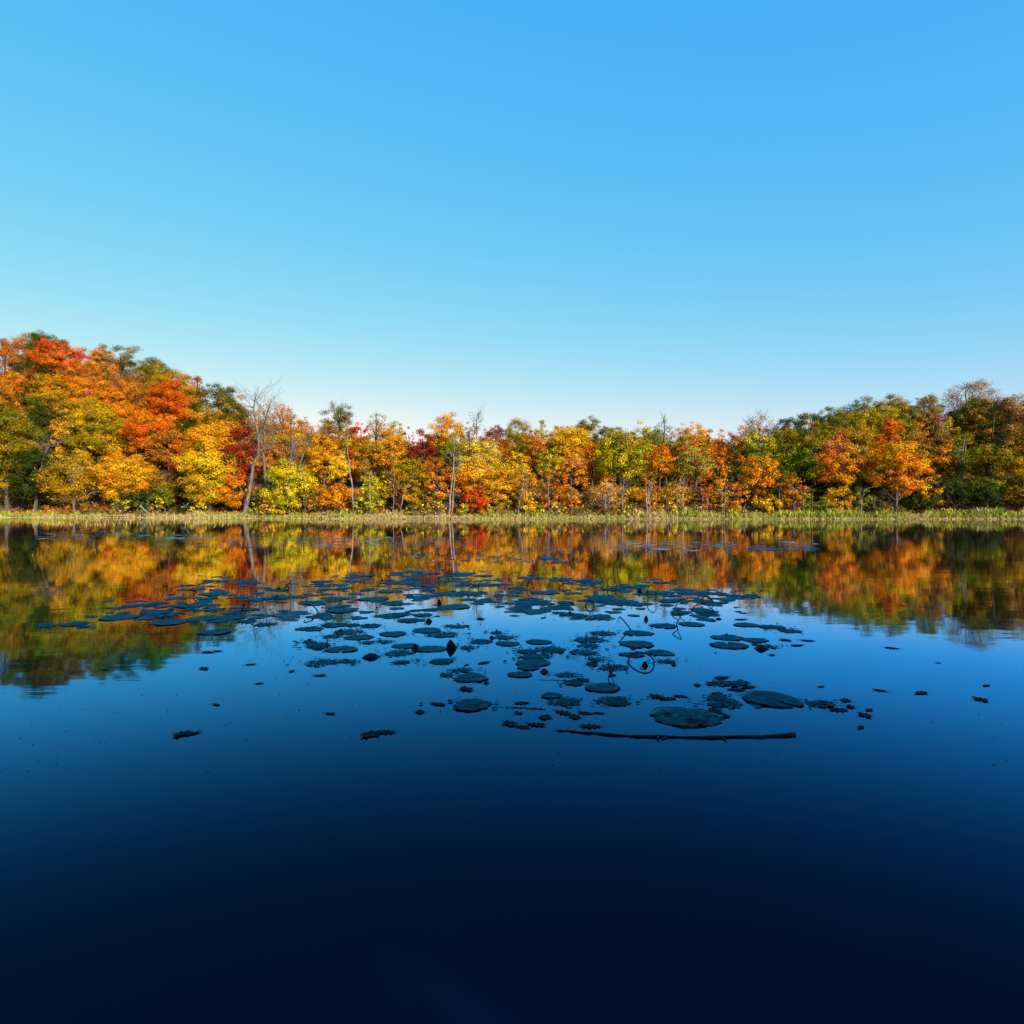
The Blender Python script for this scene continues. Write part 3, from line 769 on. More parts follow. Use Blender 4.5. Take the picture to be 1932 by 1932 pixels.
# leaf litter and low growth just under the trees, nobody could count it
n = 26000
px = rng.uniform(-140, 2080, n); dd = rng.uniform(3.5, 15, n)
D0 = 80 + dd; X = (px - 966) / F * D0
Y = np.array([shore(x) for x in X]) + dd
X = (px - 966) / F * Y
Z = np.array([terrain(a, b) for a, b in zip(X, Y)]) + rng.random(n) ** 2 * 0.5
lc = np.array([C['orange'], C['tan'], C['ochre'], C['brown'], C['green'], C['salmon'], C['olive']])[rng.integers(0, 7, n)] * 0.8
q = rng.normal(size=(n, 3)); q /= np.linalg.norm(q, axis=1)[:, None]
v, f, cc = leaf_quads(rng, np.stack([X, Y, Z], 1), q * 0.4, 0.26, lc)
lt = obj_np('undergrowth', v, f, M_LEAF, None, cc)
tag(lt, 'brown and orange leaf litter with low weeds under the trees', 'undergrowth', kind='stuff')

# ------------------------------------------------------------------ driftwood on the far bank
def log_(name, label, p0, p1, D, r, seed, mat=M_PALE, forks=2):
    rng = np.random.default_rng(seed)
    a = np.array([wx(p0[0], D), D, wz(p0[1], D)]); b = np.array([wx(p1[0], D), D - 1.0, wz(p1[1], D)])
    for q in (a, b): q[2] = max(q[2], terrain(q[0], q[1]) + r * 0.6)
    T = Tubes(); pts = wobble(rng, a, b, 9, 0.05)
    T.add(pts - a, np.linspace(r, r * 0.5, 9), 8)
    for k in range(forks):
        i = rng.integers(2, 8); d = (b - a) / np.linalg.norm(b - a) + rng.normal(size=3) * 0.5; d[2] = abs(d[2]) + 0.2
        grow_twigs(T, rng, pts[i] - a, d, 0.7, r * 0.4, 2)
    o = T.build(name, mat); o.location = a
    tag(o, label, 'driftwood')
DL = 88.5
log_('driftwood_log', 'pale weathered log slanting to the water on the left bank', (265, 955), (284, 968), 91.5, 0.16, 1)
log_('driftwood_log', 'grey log lying flat under the big golden yellow maple', (343, 957), (366, 957), 92.5, 0.14, 2)
log_('driftwood_log', 'bent pale branch standing on the bank left of centre', (609, 971), (622, 967), 82.4, 0.11, 3)
log_('driftwood_log', 'dark stub of wood on the bank under the orange tree', (640, 968), (645, 960), 83.0, 0.10, 4, M_BARK)
log_('driftwood_log', 'thin pale stick on the bank near the centre', (962, 968), (980, 966), 82.4, 0.07, 5)
log_('driftwood_log', 'long pale driftwood limb on the right bank', (1822, 974), (1843, 964), 82.3, 0.12, 6)
log_('driftwood_log', 'second paler driftwood limb right of the long one', (1837, 975), (1856, 970), 82.0, 0.08, 7)
log_('driftwood_log', 'grey log half hidden in reeds at the left of the right bank', (1385, 968), (1405, 966), 83.2, 0.12, 8)

# ------------------------------------------------------------------ trees of the near bank that shade the water
protos = []
for k in range(3):
    r = add_tree(0, 0, 0, 17.3 + k, 0.4, 5.4, ['green', 'mustard', 'orange'][k], 'tall leafy tree on the near bank behind the viewer', 9000 + k, dens=1.5, leaf=0.6, group='trees on the near bank')
    protos.append(r)
rr = random.Random(3)
spots = [(-36 + i * 4.8 + rr.uniform(-1, 1), -7.0 - (i % 2) * 5.5 + rr.uniform(-1, 1)) for i in range(24)]
spots = [s for s in spots]
for i, (x, y) in enumerate(spots):
    src = protos[i % 3]
    if i < 3: o = src
    else:
        o = src.copy(); COL.objects.link(o)
        for ch in list(src.children):
            c2 = ch.copy(); COL.objects.link(c2); c2.parent = o
    s = rr.uniform(0.92, 1.08)
    o.location = (x, y, terrain(x, y) - 0.1); o.rotation_euler = (0, 0, rr.uniform(0, 6.28)); o.scale = (s, s, s * rr.uniform(0.92, 1.05))

# ------------------------------------------------------------------ lily pads
LAND = [('the upright curled black leaf', 852, 1215), ('the big arched stem', 1210, 1245), ('the small looped stem', 1155, 1268),
        ('the long floating stick', 1275, 1386), ('the tall hoop stem', 1230, 1120), ('the wide hoop stem', 1153, 1100), ('the little hoop stem', 1001, 1110),
        ('the leaning bent stem on the left', 590, 1148), ('the zigzag stem', 1277, 1168), ('the double arched stem', 1322, 1137),
        ('the humped dark leaf', 700, 1236), ('the largest notched pad', 1455, 1320), ('the pair of V shaped stems', 845, 1084),
        ('the forked stem', 542, 1106), ('the twin kinked stems', 725, 1090), ('the hooked stem', 615, 1212), ('the diagonal stem right of centre', 1165, 1176),
        ('the black round pod', 822, 1169)]
ORD = ['nearest', 'second nearest', 'third nearest', 'fourth nearest', 'fifth nearest', 'sixth nearest', 'seventh nearest', 'eighth nearest', 'ninth nearest', 'tenth nearest', 'eleventh nearest', 'twelfth nearest', 'thirteenth nearest', 'fourteenth nearest']

def pad_mesh(seed, R, torn, notch, seg=56, rings=5):
    rng = np.random.default_rng(seed)
    na = rng.uniform(0, 2 * math.pi)
    th = np.linspace(0.10 if notch else 0, 2 * math.pi - (0.10 if notch else 0), seg)
    ph = rng.uniform(0, 6.28, 6)
    edge = 1 + 0.05 * np.sin(2 * th + ph[0]) + 0.035 * np.sin(3 * th + ph[1]) + 0.02 * np.sin(7 * th + ph[2])
    if torn:
        bite = np.zeros(seg)
        for k in range(int(3 + torn * 5)):
            c0 = rng.uniform(0, 6.28); wd_ = rng.uniform(0.08, 0.35); dp = rng.uniform(0.1, 0.55) * torn
            bite = np.maximum(bite, dp * np.exp(-((th - c0) / wd_) ** 2))
        edge = edge * (1 - bite) * (1 + 0.07 * torn * rng.normal(size=seg))
    edge[-1] = edge[0] if not notch else edge[-1]
    V = [(0, 0, 0.0)]
    for r in range(1, rings + 1):
        fr = r / rings
        for i in range(seg):
            rr_ = R * (edge[i] * fr if fr > 0.75 else fr * (0.25 + 0.75 * edge[i]) if torn else edge[i] * fr)
            z = 0.004 + min(R, 0.25) * (0.014 * math.sin(3 * th[i] + ph[3]) * fr ** 2 + 0.012 * math.sin(9 * th[i] + ph[4]) * fr ** 3) + 0.001 * (r % 2) * math.cos(11 * th[i])
            z = max(z, 0.0022)
            V.append((rr_ * math.cos(th[i] + na), rr_ * math.sin(th[i] + na), z))
    V[0] = (0, 0, 0.004)
    Fq, Ft = [], []
    for i in range(seg - 1):
        Ft.append((0, 1 + i, 2 + i))
    drop = set()
    for r in range(1, rings):
        for i in range(seg - 1):
            if torn > 0.5 and r >= 2 and rng.random() < 0.30 * torn: continue
            a = 1 + (r - 1) * seg + i
            Fq.append((a, a + seg, a + seg + 1, a + 1))
    me = bpy.data.meshes.new('lily_pad')
    # rim gets a thin edge below so that the pad has thickness
    nV = len(V)
    last = 1 + (rings - 1) * seg
    for i in range(seg):
        x, y, z = V[last + i]; V.append((x * 0.985, y * 0.985, z - 0.002))
    for i in range(seg - 1):
        Fq.append((last + i, nV + i, nV + i + 1, last + i + 1))
    me.from_pydata(V, [], Ft + Fq)
    me.polygons.foreach_set('use_smooth', [True] * len(me.polygons))
    me.materials.append(M_PAD)
    return me

PADS = []
def reg(lst, ox, oy, s):
    for p in lst:
        u, v, w_ = p[:3]; t = p[3] if len(p) > 3 else 0.4
        PADS.append((ox + u * s, oy + v * s, w_ * s, t))
reg([(455, 185, 230, .4), (460, 225, 170), (490, 265, 130), (620, 262, 120), (880, 130, 170), (700, 147, 110), (770, 182, 140, .4), (1190, 100, 190), (1330, 93, 180, .4), (1490, 106, 230),
     (1190, 192, 340), (1330, 160, 180), (1370, 222, 180), (1110, 280, 260, .5), (900, 265, 150), (1480, 265, 130), (1640, 180, 200), (1810, 108, 260, .3), (1850, 215, 150),
     (600, 350, 180), (380, 400, 250, .3), (190, 335, 220), (70, 350, 140), (950, 355, 310), (1130, 395, 230), (1330, 330, 130), (1520, 320, 170), (1700, 300, 260, .3),
     (1740, 430, 320, .3), (640, 465, 320), (430, 522, 260), (100, 505, 260, .5), (1490, 460, 180, .4), (1150, 510, 250), (1280, 562, 230, .5), (1420, 518, 160, .5),
     (340, 642, 260), (570, 605, 270), (750, 606, 150), (920, 614, 220, .5), (1760, 620, 220, .8), (1465, 657, 290, 0), (1610, 700, 330, .7), (1140, 692, 270, .2),
     (700, 675, 300, .6), (560, 715, 200, .6), (810, 725, 270, .2), (330, 772, 150, .9), (640, 842, 310, .2), (420, 805, 240, .4), (1260, 808, 260, .1), (1500, 838, 310, .1),
     (1200, 875, 280, .6), (1220, 966, 160, .4), (440, 970, 330, .9), (700, 957, 170, .9), (1610, 958, 250, .5), (1060, 768, 140, .8), (900, 775, 130, .8)], 518.9, 1061.3, .1953)
reg([(410, 825, 160, .8), (550, 765, 230, .5), (800, 787, 240, .2), (1100, 770, 250, .1), (760, 722, 210, .8), (980, 862, 180), (1200, 845, 330, .7), (1060, 910, 310, .8), (1040, 972, 345, .2),
     (1000, 1017, 230, .2), (920, 1085, 240, .2), (1350, 1090, 200, .8), (1440, 1170, 180, .8), (1720, 1217, 330, .1), (1220, 1287, 210, .3), (1380, 1350, 290, .8), (1830, 1347, 250, .7),
     (350, 1045, 170, .8), (215, 1090, 100, .5), (445, 1120, 350, .3), (450, 1382, 400, .45), (1600, 745, 330, .7), (1580, 805, 240, .8), (1720, 685, 260, .8), (1660, 535, 330, .8),
     (1380, 502, 210, .4), (1055, 470, 240, .1), (1000, 400, 290, .5), (900, 445, 240, .6), (1140, 400, 220, .5), (570, 375, 190), (740, 316, 150), (1440, 298, 160, 0), (1150, 292, 290, .4),
     (430, 300, 290, .5), (560, 215, 250, .4), (700, 215, 160), (1010, 150, 250, .4), (1310, 170, 230, .4), (1610, 200, 200), (1510, 178, 160), (1800, 262, 220, .5), (1690, 335, 250, .5), (1850, 385, 200, .6),
     (1530, 870, 280, .6), (1650, 942, 180, .8), (1020, 355, 230, .4), (1300, 430, 220, .7), (880, 250, 180), (560, 130, 200), (690, 680, 130, .9), (330, 130, 170)], 801.9, 1061.3, .1953)
reg([(490, 548, 240, .2), (690, 492, 220, .4), (900, 479, 200, .1), (480, 634, 270, .1), (655, 700, 225, .2), (440, 715, 190, .4), (300, 812, 240, .9), (700, 765, 150, .9), (215, 970, 270, .1), (310, 1075, 250, .5),
     (1180, 582, 250, .3), (1395, 602, 190, .3), (1190, 643, 280, 0), (1325, 484, 190, 0), (1520, 500, 200, .4), (1660, 530, 170, .5), (1150, 1090, 290, .85), (1090, 1045, 160, .9), (1520, 1062, 445, 0),
     (850, 1195, 540, .2), (870, 232, 200), (1000, 240, 140), (670, 156, 140), (1120, 245, 150), (1220, 258, 130), (1350, 264, 160), (690, 235, 150), (760, 258, 130), (720, 303, 150), (520, 322, 170),
     (330, 320, 200, .4), (430, 190, 150), (300, 208, 180, .4), (180, 290, 230, .5), (110, 150, 210), (980, 300, 190), (1130, 312, 120), (810, 387, 160, .4), (985, 376, 190, .5), (1030, 400, 180, .6),
     (1890, 1095, 200, .9), (520, 180, 110), (1160, 935, 170, .95), (1260, 940, 150, .95), (1480, 650, 150, .9), (560, 245, 120)], 1084.9, 1061.3, .2441)
reg([(605, 757, 255, .2), (930, 788, 240, .2), (680, 684, 110), (800, 681, 110), (860, 665, 130), (1060, 683, 190), (840, 723, 200), (890, 748, 150), (1140, 765, 220, .3), (1330, 756, 200),
     (1430, 782, 130), (1225, 853, 200, 0), (320, 800, 170, .4), (130, 812, 140, .4), (385, 816, 90), (1050, 550, 90), (1210, 606, 180), (1180, 636, 130), (990, 632, 130), (1110, 577, 120),
     (1430, 530, 140), (1270, 522, 90), (1180, 520, 80), (1220, 706, 140), (1550, 802, 150, .6), (1520, 638, 140), (1640, 580, 120), (1450, 706, 110), (1690, 745, 170, .3)], 47.2, 943.4, .293)

lab_count = {}
entries = []
for i, (px, py, w_, t) in enumerate(PADS):
    L = min(LAND, key=lambda a: math.hypot(a[1] - px, (a[2] - py) * 2.5))
    dx_, dy_ = px - L[1], (py - L[2]) * 2.5
    ang = math.degrees(math.atan2(-dy_, dx_)) % 360
    dirn = ['right of', 'behind and right of', 'straight behind', 'behind and left of', 'left of', 'in front and left of', 'straight in front of', 'in front and right of'][int(((ang + 22.5) % 360) // 45)]
    entries.append([px, py, w_, t, L[0], dirn, math.hypot(dx_, dy_), i])
entries.sort(key=lambda e: e[6])
for e in entries:
    px, py, w_, t, ln, dirn, dist, i = e
    D = wd(py); R = w_ / 2 / F * D
    key = (ln, dirn); k = lab_count.get(key, 0); lab_count[key] = k + 1
    look = 'round whole' if t < 0.15 else 'ragged' if t > 0.7 else 'frayed' if t > 0.35 else 'dark'
    lb = '%s lily pad %s %s' % (look, dirn, ln)
    lb += ', %s it' % ORD[min(k, 13)]
    if len(lb.replace('-', ' ').split()) > 16: lb = lb.replace(' lily pad ', ' pad ')
    if len(lb.split()) > 16: lb = lb.replace('straight in front of', 'before').replace('straight behind', 'behind').replace('in front and', 'front')
    if len(lb.split()) > 16: lb = ' '.join(w_ for w_ in lb.split() if w_ not in ('it',))
    me = pad_mesh(2000 + i, R, 0 if t < 0.15 else t, i % 3 == 0 or px > 1440 and w_ > 90, 64 if w_ > 40 else 32, 6 if w_ > 40 else 4)
    o = link(bpy.data.objects.new('lily_pad', me)); o.location = (wx(px, D), D, 0.0008 * (i % 5))
    tag(o, lb, 'lily pad', 'lily pads floating on the lake')

# far drifts of pads: small in the photo, alike within each drift
rp = random.Random(21)
far_meshes = [pad_mesh(5000 + k, 1.0, 0.3 * (k % 3), k % 2 == 0, 24, 3) for k in range(6)]
SMALL = []
def drift(n, x0, x1, y0, y1, w0, w1, label, painted_sun=False):
    for k in range(n * 4):
        cxx = x0 + (x1 - x0) * rp.random(); SMALL.append((cxx, y0 + (y1 - y0) * rp.random(), rp.uniform(w0, w1) * 0.4))
    for k in range(n // 3):
        # pads gather in little rafts
        cx = x0 + (x1 - x0) * rp.random(); cy = y0 + (y1 - y0) * rp.random()
        D = wd(cy); R = rp.uniform(w0, w1) / 2
        me = far_meshes[rp.randrange(6)]
        o = link(bpy.data.objects.new('lily_pad', me))
        o.location = (wx(cx, D), D, 0.001 * (k % 4)); o.scale = (R, R, 0.6); o.rotation_euler = (0, 0, rp.uniform(0, 6.28))
        if painted_sun: o.material_slots[0].link = 'OBJECT'; o.material_slots[0].material = M_PAD_SUN  # sunlight on these pads comes from the paler colour
        tag(o, label, 'lily pad', label.replace('small ', '').replace('pad', 'pads', 1))
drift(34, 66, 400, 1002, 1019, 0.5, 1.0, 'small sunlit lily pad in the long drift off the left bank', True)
drift(30, 300, 660, 1014, 1036, 0.4, 0.8, 'small dark lily pad in the far drift left of centre')
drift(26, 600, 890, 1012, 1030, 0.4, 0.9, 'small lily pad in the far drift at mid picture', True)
drift(24, 770, 1120, 1034, 1062, 0.35, 0.6, 'small lily pad in the loose drift before the centre bank')
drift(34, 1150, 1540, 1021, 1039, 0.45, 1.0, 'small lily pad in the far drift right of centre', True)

# beyond three hundred: the crowd of small far pads and scraps between the larger ones, one object
for (px_, py_, w_, t_) in PADS:
    if py_ < 1170:
        for k in range(5):
            D_ = wd(py_)
            SMALL.append((px_ + rp.gauss(0, 0.6) * w_, max(1062, py_ + rp.gauss(0, 5.0)), rp.uniform(0.12, 0.34) * 0.5 * 2))
sun_pads_ = [p for p in SMALL if p[1] < 1020 or (p[0] > 1140 and p[1] < 1040)]  # far small pads whose sunlit look is painted by colour
sun_pad_set_ = set(sun_pads_)
for nm_, lst_, mt_, lb_ in (('small_lily_pads', [p for p in SMALL if p not in sun_pad_set_], M_PAD, 'countless small dark lily pads filling the rafts'),
        ('lily_pads_painted_sun', sun_pads_, M_PAD_SUN, 'countless small lily pads painted pale as if sunlit in the far drifts near the banks')):
    vv, ff = [], []; nn = 0
    for (px_, py_, dia) in lst_:
        D_ = wd(py_); x_ = wx(px_, D_); m_ = 12
        ph = rp.uniform(0, 6.28); z_ = 0.002 + 0.0012 * rp.random() + 0.0002 * (nn % 7)
        vv.append((x_, D_, z_ + 0.002))
        for i in range(m_):
            a_ = ph + i / m_ * 6.283; r_ = dia / 2 * rp.uniform(0.6, 1.1)
            vv.append((x_ + r_ * math.cos(a_), D_ + r_ * math.sin(a_), z_ + rp.uniform(-0.001, 0.004)))
        for i in range(m_):
            ff.append((nn, nn + 1 + i, nn + 1 + (i + 1) % m_))
        nn += m_ + 1
    sm_ = obj_np(nm_, np.array(vv), np.array(ff), mt_)
    tag(sm_, lb_, 'lily pads', kind='stuff')

# ------------------------------------------------------------------ dead stems standing out of the water
def stem(label, pts, basey, r_px=2.2, name='dead_stem', depth=0.12):
    D = wd(basey); r = r_px / 2 / F * D
    bx = wx(pts[0][0], D)
    p = [(wx(a, D) - bx, depth * math.sin(i * 1.1) * 0.6, max(wz(b, D), -0.05)) for i, (a, b) in enumerate(pts)]
    p = np.array(p); m = len(p)
    # smooth Catmull-Rom through the points
    out = []
    for i in range(m - 1):
        p0, p1, p2, p3 = p[max(i - 1, 0)], p[i], p[i + 1], p[min(i + 2, m - 1)]
        for s in np.linspace(0, 1, 6, endpoint=False):
            out.append(0.5 * ((2 * p1) + (-p0 + p2) * s + (2 * p0 - 5 * p1 + 4 * p2 - p3) * s * s + (-p0 + 3 * p1 - 3 * p2 + p3) * s ** 3))
    out.append(p[-1])
    T = Tubes(); T.add(np.array(out), np.linspace(r, r * 0.75, len(out)), 7)
    o = T.build(name, M_STEM); o.location = (bx, D, 0)
    tag(o, label, 'dead stem', 'dead lily stems')
stem('big dark stem arching over the water right of centre', [(1184, 1252), (1190, 1242), (1200, 1234), (1212, 1231), (1224, 1235), (1231, 1243), (1235, 1251)], 1250, 3.2)
stem('small looped stem left of the big arched stem', [(1154, 1272), (1150, 1258), (1151, 1250), (1157, 1247), (1157, 1254), (1153, 1264), (1155, 1272)], 1270, 2.2)
stem('tall hoop stem among the pads behind the diagonal one', [(1223, 1131), (1223, 1115), (1227, 1106), (1232, 1105), (1236, 1111), (1236, 1131)], 1130, 1.8)
stem('wide hoop stem just in front of the orange reflection', [(1146, 1109), (1147, 1098), (1152, 1091), (1157, 1092), (1161, 1100), (1161, 1109)], 1108, 1.5)
stem('little hoop stem near the middle of the pads', [(995, 1113), (995, 1104), (1000, 1100), (1005, 1103), (1007, 1112)], 1113, 1.5)
stem('leaning bent stem with a curled tip left of centre', [(601, 1158), (594, 1150), (586, 1143), (579, 1140), (576, 1141), (577, 1145)], 1157, 2.6)
stem('short upright stem above the leaning bent stem', [(578, 1136), (577, 1130), (575, 1125)], 1136, 2.4)
stem('forked stem at the left of the pad field', [(536, 1112), (540, 1105), (547, 1098), (549, 1097)], 1111, 2.2)
stem('short stem crossing the forked one', [(545, 1111), (541, 1106), (537, 1103)], 1112, 2.0)
stem('hooked stem among pads left of the humped dark leaf', [(613, 1216), (616, 1210), (611, 1204), (609, 1201)], 1216, 2.8)
stem('left one of the twin kinked stems', [(717, 1097), (721, 1093), (717, 1090), (712, 1087)], 1096, 1.8)
stem('right one of the twin kinked stems', [(733, 1096), (736, 1092), (732, 1088), (727, 1085)], 1096, 1.8)
stem('left one of the pair of V shaped stems', [(840, 1086), (837, 1082), (840, 1078)], 1085, 1.8)
stem('right one of the pair of V shaped stems', [(846, 1086), (842, 1082), (847, 1077)], 1086, 1.8)
stem('thin bent stem right of the V shaped pair', [(961, 1091), (959, 1087), (964, 1084), (968, 1080)], 1090, 1.5)
stem('stubby upright stem behind the wide green raft', [(903, 1110), (903, 1104), (905, 1101)], 1110, 2.4)
stem('long slanting stem pointing right of the little hoop', [(1053, 1110), (1060, 1105), (1068, 1101), (1075, 1099)], 1110, 1.9)
stem('thick low arch stem left of the tall hoop', [(1104, 1144), (1109, 1136), (1114, 1133), (1118, 1137), (1120, 1144)], 1144, 2.8)
stem('long diagonal stem with a drooping tip right of centre', [(1190, 1188), (1182, 1177), (1174, 1168), (1168, 1164), (1166, 1167)], 1188, 2.6)
stem('straight slanting stem left of the double arch', [(1271, 1150), (1280, 1140), (1289, 1130), (1292, 1129)], 1150, 2.0)
stem('zigzag stem folded back on itself right of centre', [(1276, 1180), (1281, 1172), (1271, 1164), (1277, 1160), (1283, 1157), (1280, 1166), (1279, 1174)], 1181, 2.2)
stem('upper arch of the double arched stem', [(1323, 1134), (1328, 1129), (1336, 1126), (1343, 1132), (1341, 1139)], 1139, 2.4)
stem('lower wide arch of the double arched stem', [(1304, 1152), (1314, 1144), (1328, 1140), (1340, 1146), (1347, 1156)], 1154, 2.4)
stem('tiny upright stem off the far drift on the left', [(572, 1033), (573, 1023)], 1033, 1.2)
stem('thin upright stem in the far drift at mid picture', [(630, 1019), (629, 1011)], 1019, 1.0)
stem('thin upright stem before the red reflection', [(917, 1038), (919, 1026)], 1038, 1.2)
stem('leaning short stem in the loose drift', [(866, 1052), (865, 1046)], 1052, 1.6)
stem('kinked stem at the right end of the loose drift', [(952, 1050), (955, 1046), (953, 1043)], 1051, 1.3)
stem('upright dark stem on a pad left of the forked one', [(518, 1131), (520, 1124), (522, 1130)], 1131, 3.0)
stem('dark bent stem at the right end of the left pads', [(453, 1158), (455, 1148), (456, 1141), (457, 1137)], 1158, 2.6)
stem('short twin tipped stem in the left reflection', [(365, 1126), (363, 1121), (368, 1118), (360, 1113)], 1127, 2.2)
stem('small looped stem in the left reflection', [(397, 1123), (396, 1115), (393, 1112), (398, 1114)], 1122, 1.8)

# the long stick and two thin ones, lying on the surface
def stick(label, pts, r_px, seed):
    rng = np.random.default_rng(seed)
    p = np.array([[wx(a, wd(b)), wd(b), 0.002] for a, b in pts])
    o0 = p[0].copy()
    tt = np.linspace(0, len(p) - 1, 30); i0 = np.minimum(tt.astype(int), len(p) - 2); fr = (tt - i0)[:, None]
    q = p[i0] * (1 - fr) + p[i0 + 1] * fr - o0
    q[:, 2] += rng.normal(size=30) * 0.002
    q[:, 1] += rng.normal(size=30) * 0.004 + 0.006 * np.sin(np.arange(30) * 0.9)
    r = r_px / 2 / F * p[0][1]
    rad = r * (1 + 0.22 * rng.normal(size=30)).clip(0.6, 1.7) * np.linspace(0.55, 1.15, 30); rad[0] *= .3
    T = Tubes(); T.add(q, rad, 7)
    for k in range(5):
        i = rng.integers(3, 28)
        d = np.array([rng.normal() * 0.5, rng.choice([-1, 1]), 0.1]); d /= np.linalg.norm(d)
        T.add(np.array([q[i], q[i] + d * r * 2.5, q[i] + d * r * 6]), [r * .8, r * .5, r * .15], 5)
    o = T.build('floating_stick', M_STEM); o.location = o0
    tag(o, label, 'stick')
stick('long dark knobbly stick floating at the bottom right of centre', [(1048, 1379), (1085, 1381), (1140, 1386), (1230, 1391), (1330, 1392), (1420, 1391), (1500, 1387)], 7.5, 1)
stick('thin straw floating right of the big pad at bottom centre', [(944, 1335), (985, 1336), (1030, 1339)], 2.2, 2)
stick('thin pale straw floating in front of the stacked pads', [(1015, 1283), (1060, 1284), (1100, 1284)], 1.5, 3)

# ------------------------------------------------------------------ curled and humped dead leaves
def curled(label, px, basey, wpx, hpx, seed, fold=1.0, name='curled_leaf'):
    """a dead pad folded up on edge or humped out of the water"""
    D = wd(basey); W = wpx / F * D; H = hpx / F * D
    rng = np.random.default_rng(seed)
    nu, nv = 12, 9
    V = []
    for j in range(nv):
        t = j / (nv - 1)
        for i in range(nu):
            s = i / (nu - 1) * 2 - 1
            if fold > 0.5:        # standing fan, widest at the water
                half = W * 0.5 * (1 - t ** 1.7) + 0.002
                x = s * half + W * 0.12 * t * -1; z = H * t - 0.01 + 0.10 * H * math.sin(s * 4 + seed) * (1 - t)
                y = (0.35 * W) * (s * s) * (1 - t * 0.5) + rng.normal() * 0.002
            else:                 # hump
                x = s * W * 0.5; y = (t * 2 - 1) * W * 0.45
                z = H * math.cos(s * 1.45) * math.cos((t * 2 - 1) * 1.4) + rng.normal() * H * 0.05 - 0.006
            V.append((x, y, z))
    Fq = [(j * nu + i, j * nu + i + 1, (j + 1) * nu + i + 1, (j + 1) * nu + i) for j in range(nv - 1) for i in range(nu - 1)]
    o = obj_np(name, np.array(V), np.array(Fq), M_DARKLEAF, smooth=True)
    sm = o.modifiers.new('thickness', 'SOLIDIFY'); sm.thickness = 0.006
    o.location = (wx(px, D), D, 0)
    tag(o, label, 'curled leaf')
for i, a in enumerate([
    ('upright black curled leaf standing like a fin at picture centre', 852, 1224, 21, 19, 1.0),
    ('small black curled leaf like a fin in the reflection of green trees', 829, 1140, 9, 12, 1.0),
    ('humped dark leaf on the pads left of the upright curled leaf', 700, 1240, 34, 9, 0.2),
    ('round black pod like curl at the edge of the clear water', 809, 1173, 13, 8, 0.2),
    ('small black hump on the pad behind the humped dark leaf', 694, 1181, 10, 4, 0.2),
    ('dark hump on the pads behind and left of the humped dark leaf', 643, 1191, 12, 6, 0.2),
    ('small dark hump on the front edge of the left raft', 584, 1207, 11, 3, 0.2),
    ('long low dark curl under the hooked stem', 601, 1224, 26, 5, 0.2),
    ('dark pointed curl on the long pad left of the upright leaf', 783, 1224, 14, 10, 0.2),
    ('round dark seed head inside the big arched stem', 1217, 1256, 12, 10, 0.2),
    ('round dark seed head behind the zigzag stem', 1219, 1169, 8, 9, 0.2),
    ('dark round curl behind the tall hoop stem', 1207, 1118, 9, 9, 0.2),
    ('dark curl at the right tip of the torn pad by the big arch', 1271, 1254, 11, 6, 0.2),
    ('dark lump in front of the zigzag stem on the round pad', 1195, 1223, 15, 5, 0.2),
    ('dark lumpy curl in the raft on the right clear water', 1436, 1224, 26, 9, 0.2),
    ('smaller dark curl left in the raft on the right clear water', 1424, 1216, 15, 4, 0.2),
    ('small dark tip on the upper pad of the right raft', 1372, 1199, 5, 6, 1.0),
    ('double lobed dark curl beside the stacked pads', 1027, 1268, 18, 8, 0.2),
    ('small dark curl on the right rim of the twin pads at centre left', 917, 1289, 14, 5, 0.2),
    ('flat dark curl in the stacked pads', 1057, 1231, 15, 5, 0.2),
    ('dark knob on the mottled pad right of the upright leaf', 928, 1204, 10, 6, 0.2),
    ('dark curl on the far raft between hoop stems', 1079, 1139, 13, 4, 0.2),
    ('dark curl on the raft at the right of the double arch', 1365, 1121, 10, 3, 0.2),
    ('low dark leaf beside the forked stem', 526, 1112, 10, 5, 0.2),
    ('small black curl among pads left of the thick low arch', 1075, 1158, 9, 6, 0.2),
    ('dark curl at the right edge of the double arch raft', 1356, 1168, 12, 4, 0.2),
    ('small dark curl on the left pad by the leaning oak reflection', 322, 1151, 18, 4, 0.2)]):
    curled(a[0], a[1], a[2], a[3], a[4], i, a[5])

# ------------------------------------------------------------------ fallen tree leaves floating
def leaf_outline(kind):
    if kind == 'maple':
        pts = [(0, -1.25), (.05, -.5), (.55, -.62), (.45, -.3), (1.0, -.05), (.78, .12), (.85, .5), (.42, .32), (.34, .62), (.18, .55), (0, 1.0),
               (-.18, .55), (-.34, .62), (-.42, .32), (-.85, .5), (-.78, .12), (-1.0, -.05), (-.45, -.3), (-.55, -.62), (-.05, -.5)]
    elif kind == 'oak':
        pts = [(0, -1.3), (.04, -.8), (.25, -.7), (.2, -.45), (.5, -.35), (.28, -.1), (.6, .1), (.3, .3), (.45, .6), (.15, .65), (0, 1.0),
               (-.15, .65), (-.45, .6), (-.3, .3), (-.6, .1), (-.28, -.1), (-.5, -.35), (-.2, -.45), (-.25, -.7), (-.04, -.8)]
    else:
        pts = [(0, -1.3), (.03, -.9), (.3, -.5), (.42, 0), (.3, .5), (0, 1.0), (-.3, .5), (-.42, 0), (-.3, -.5), (-.03, -.9)]
    return pts
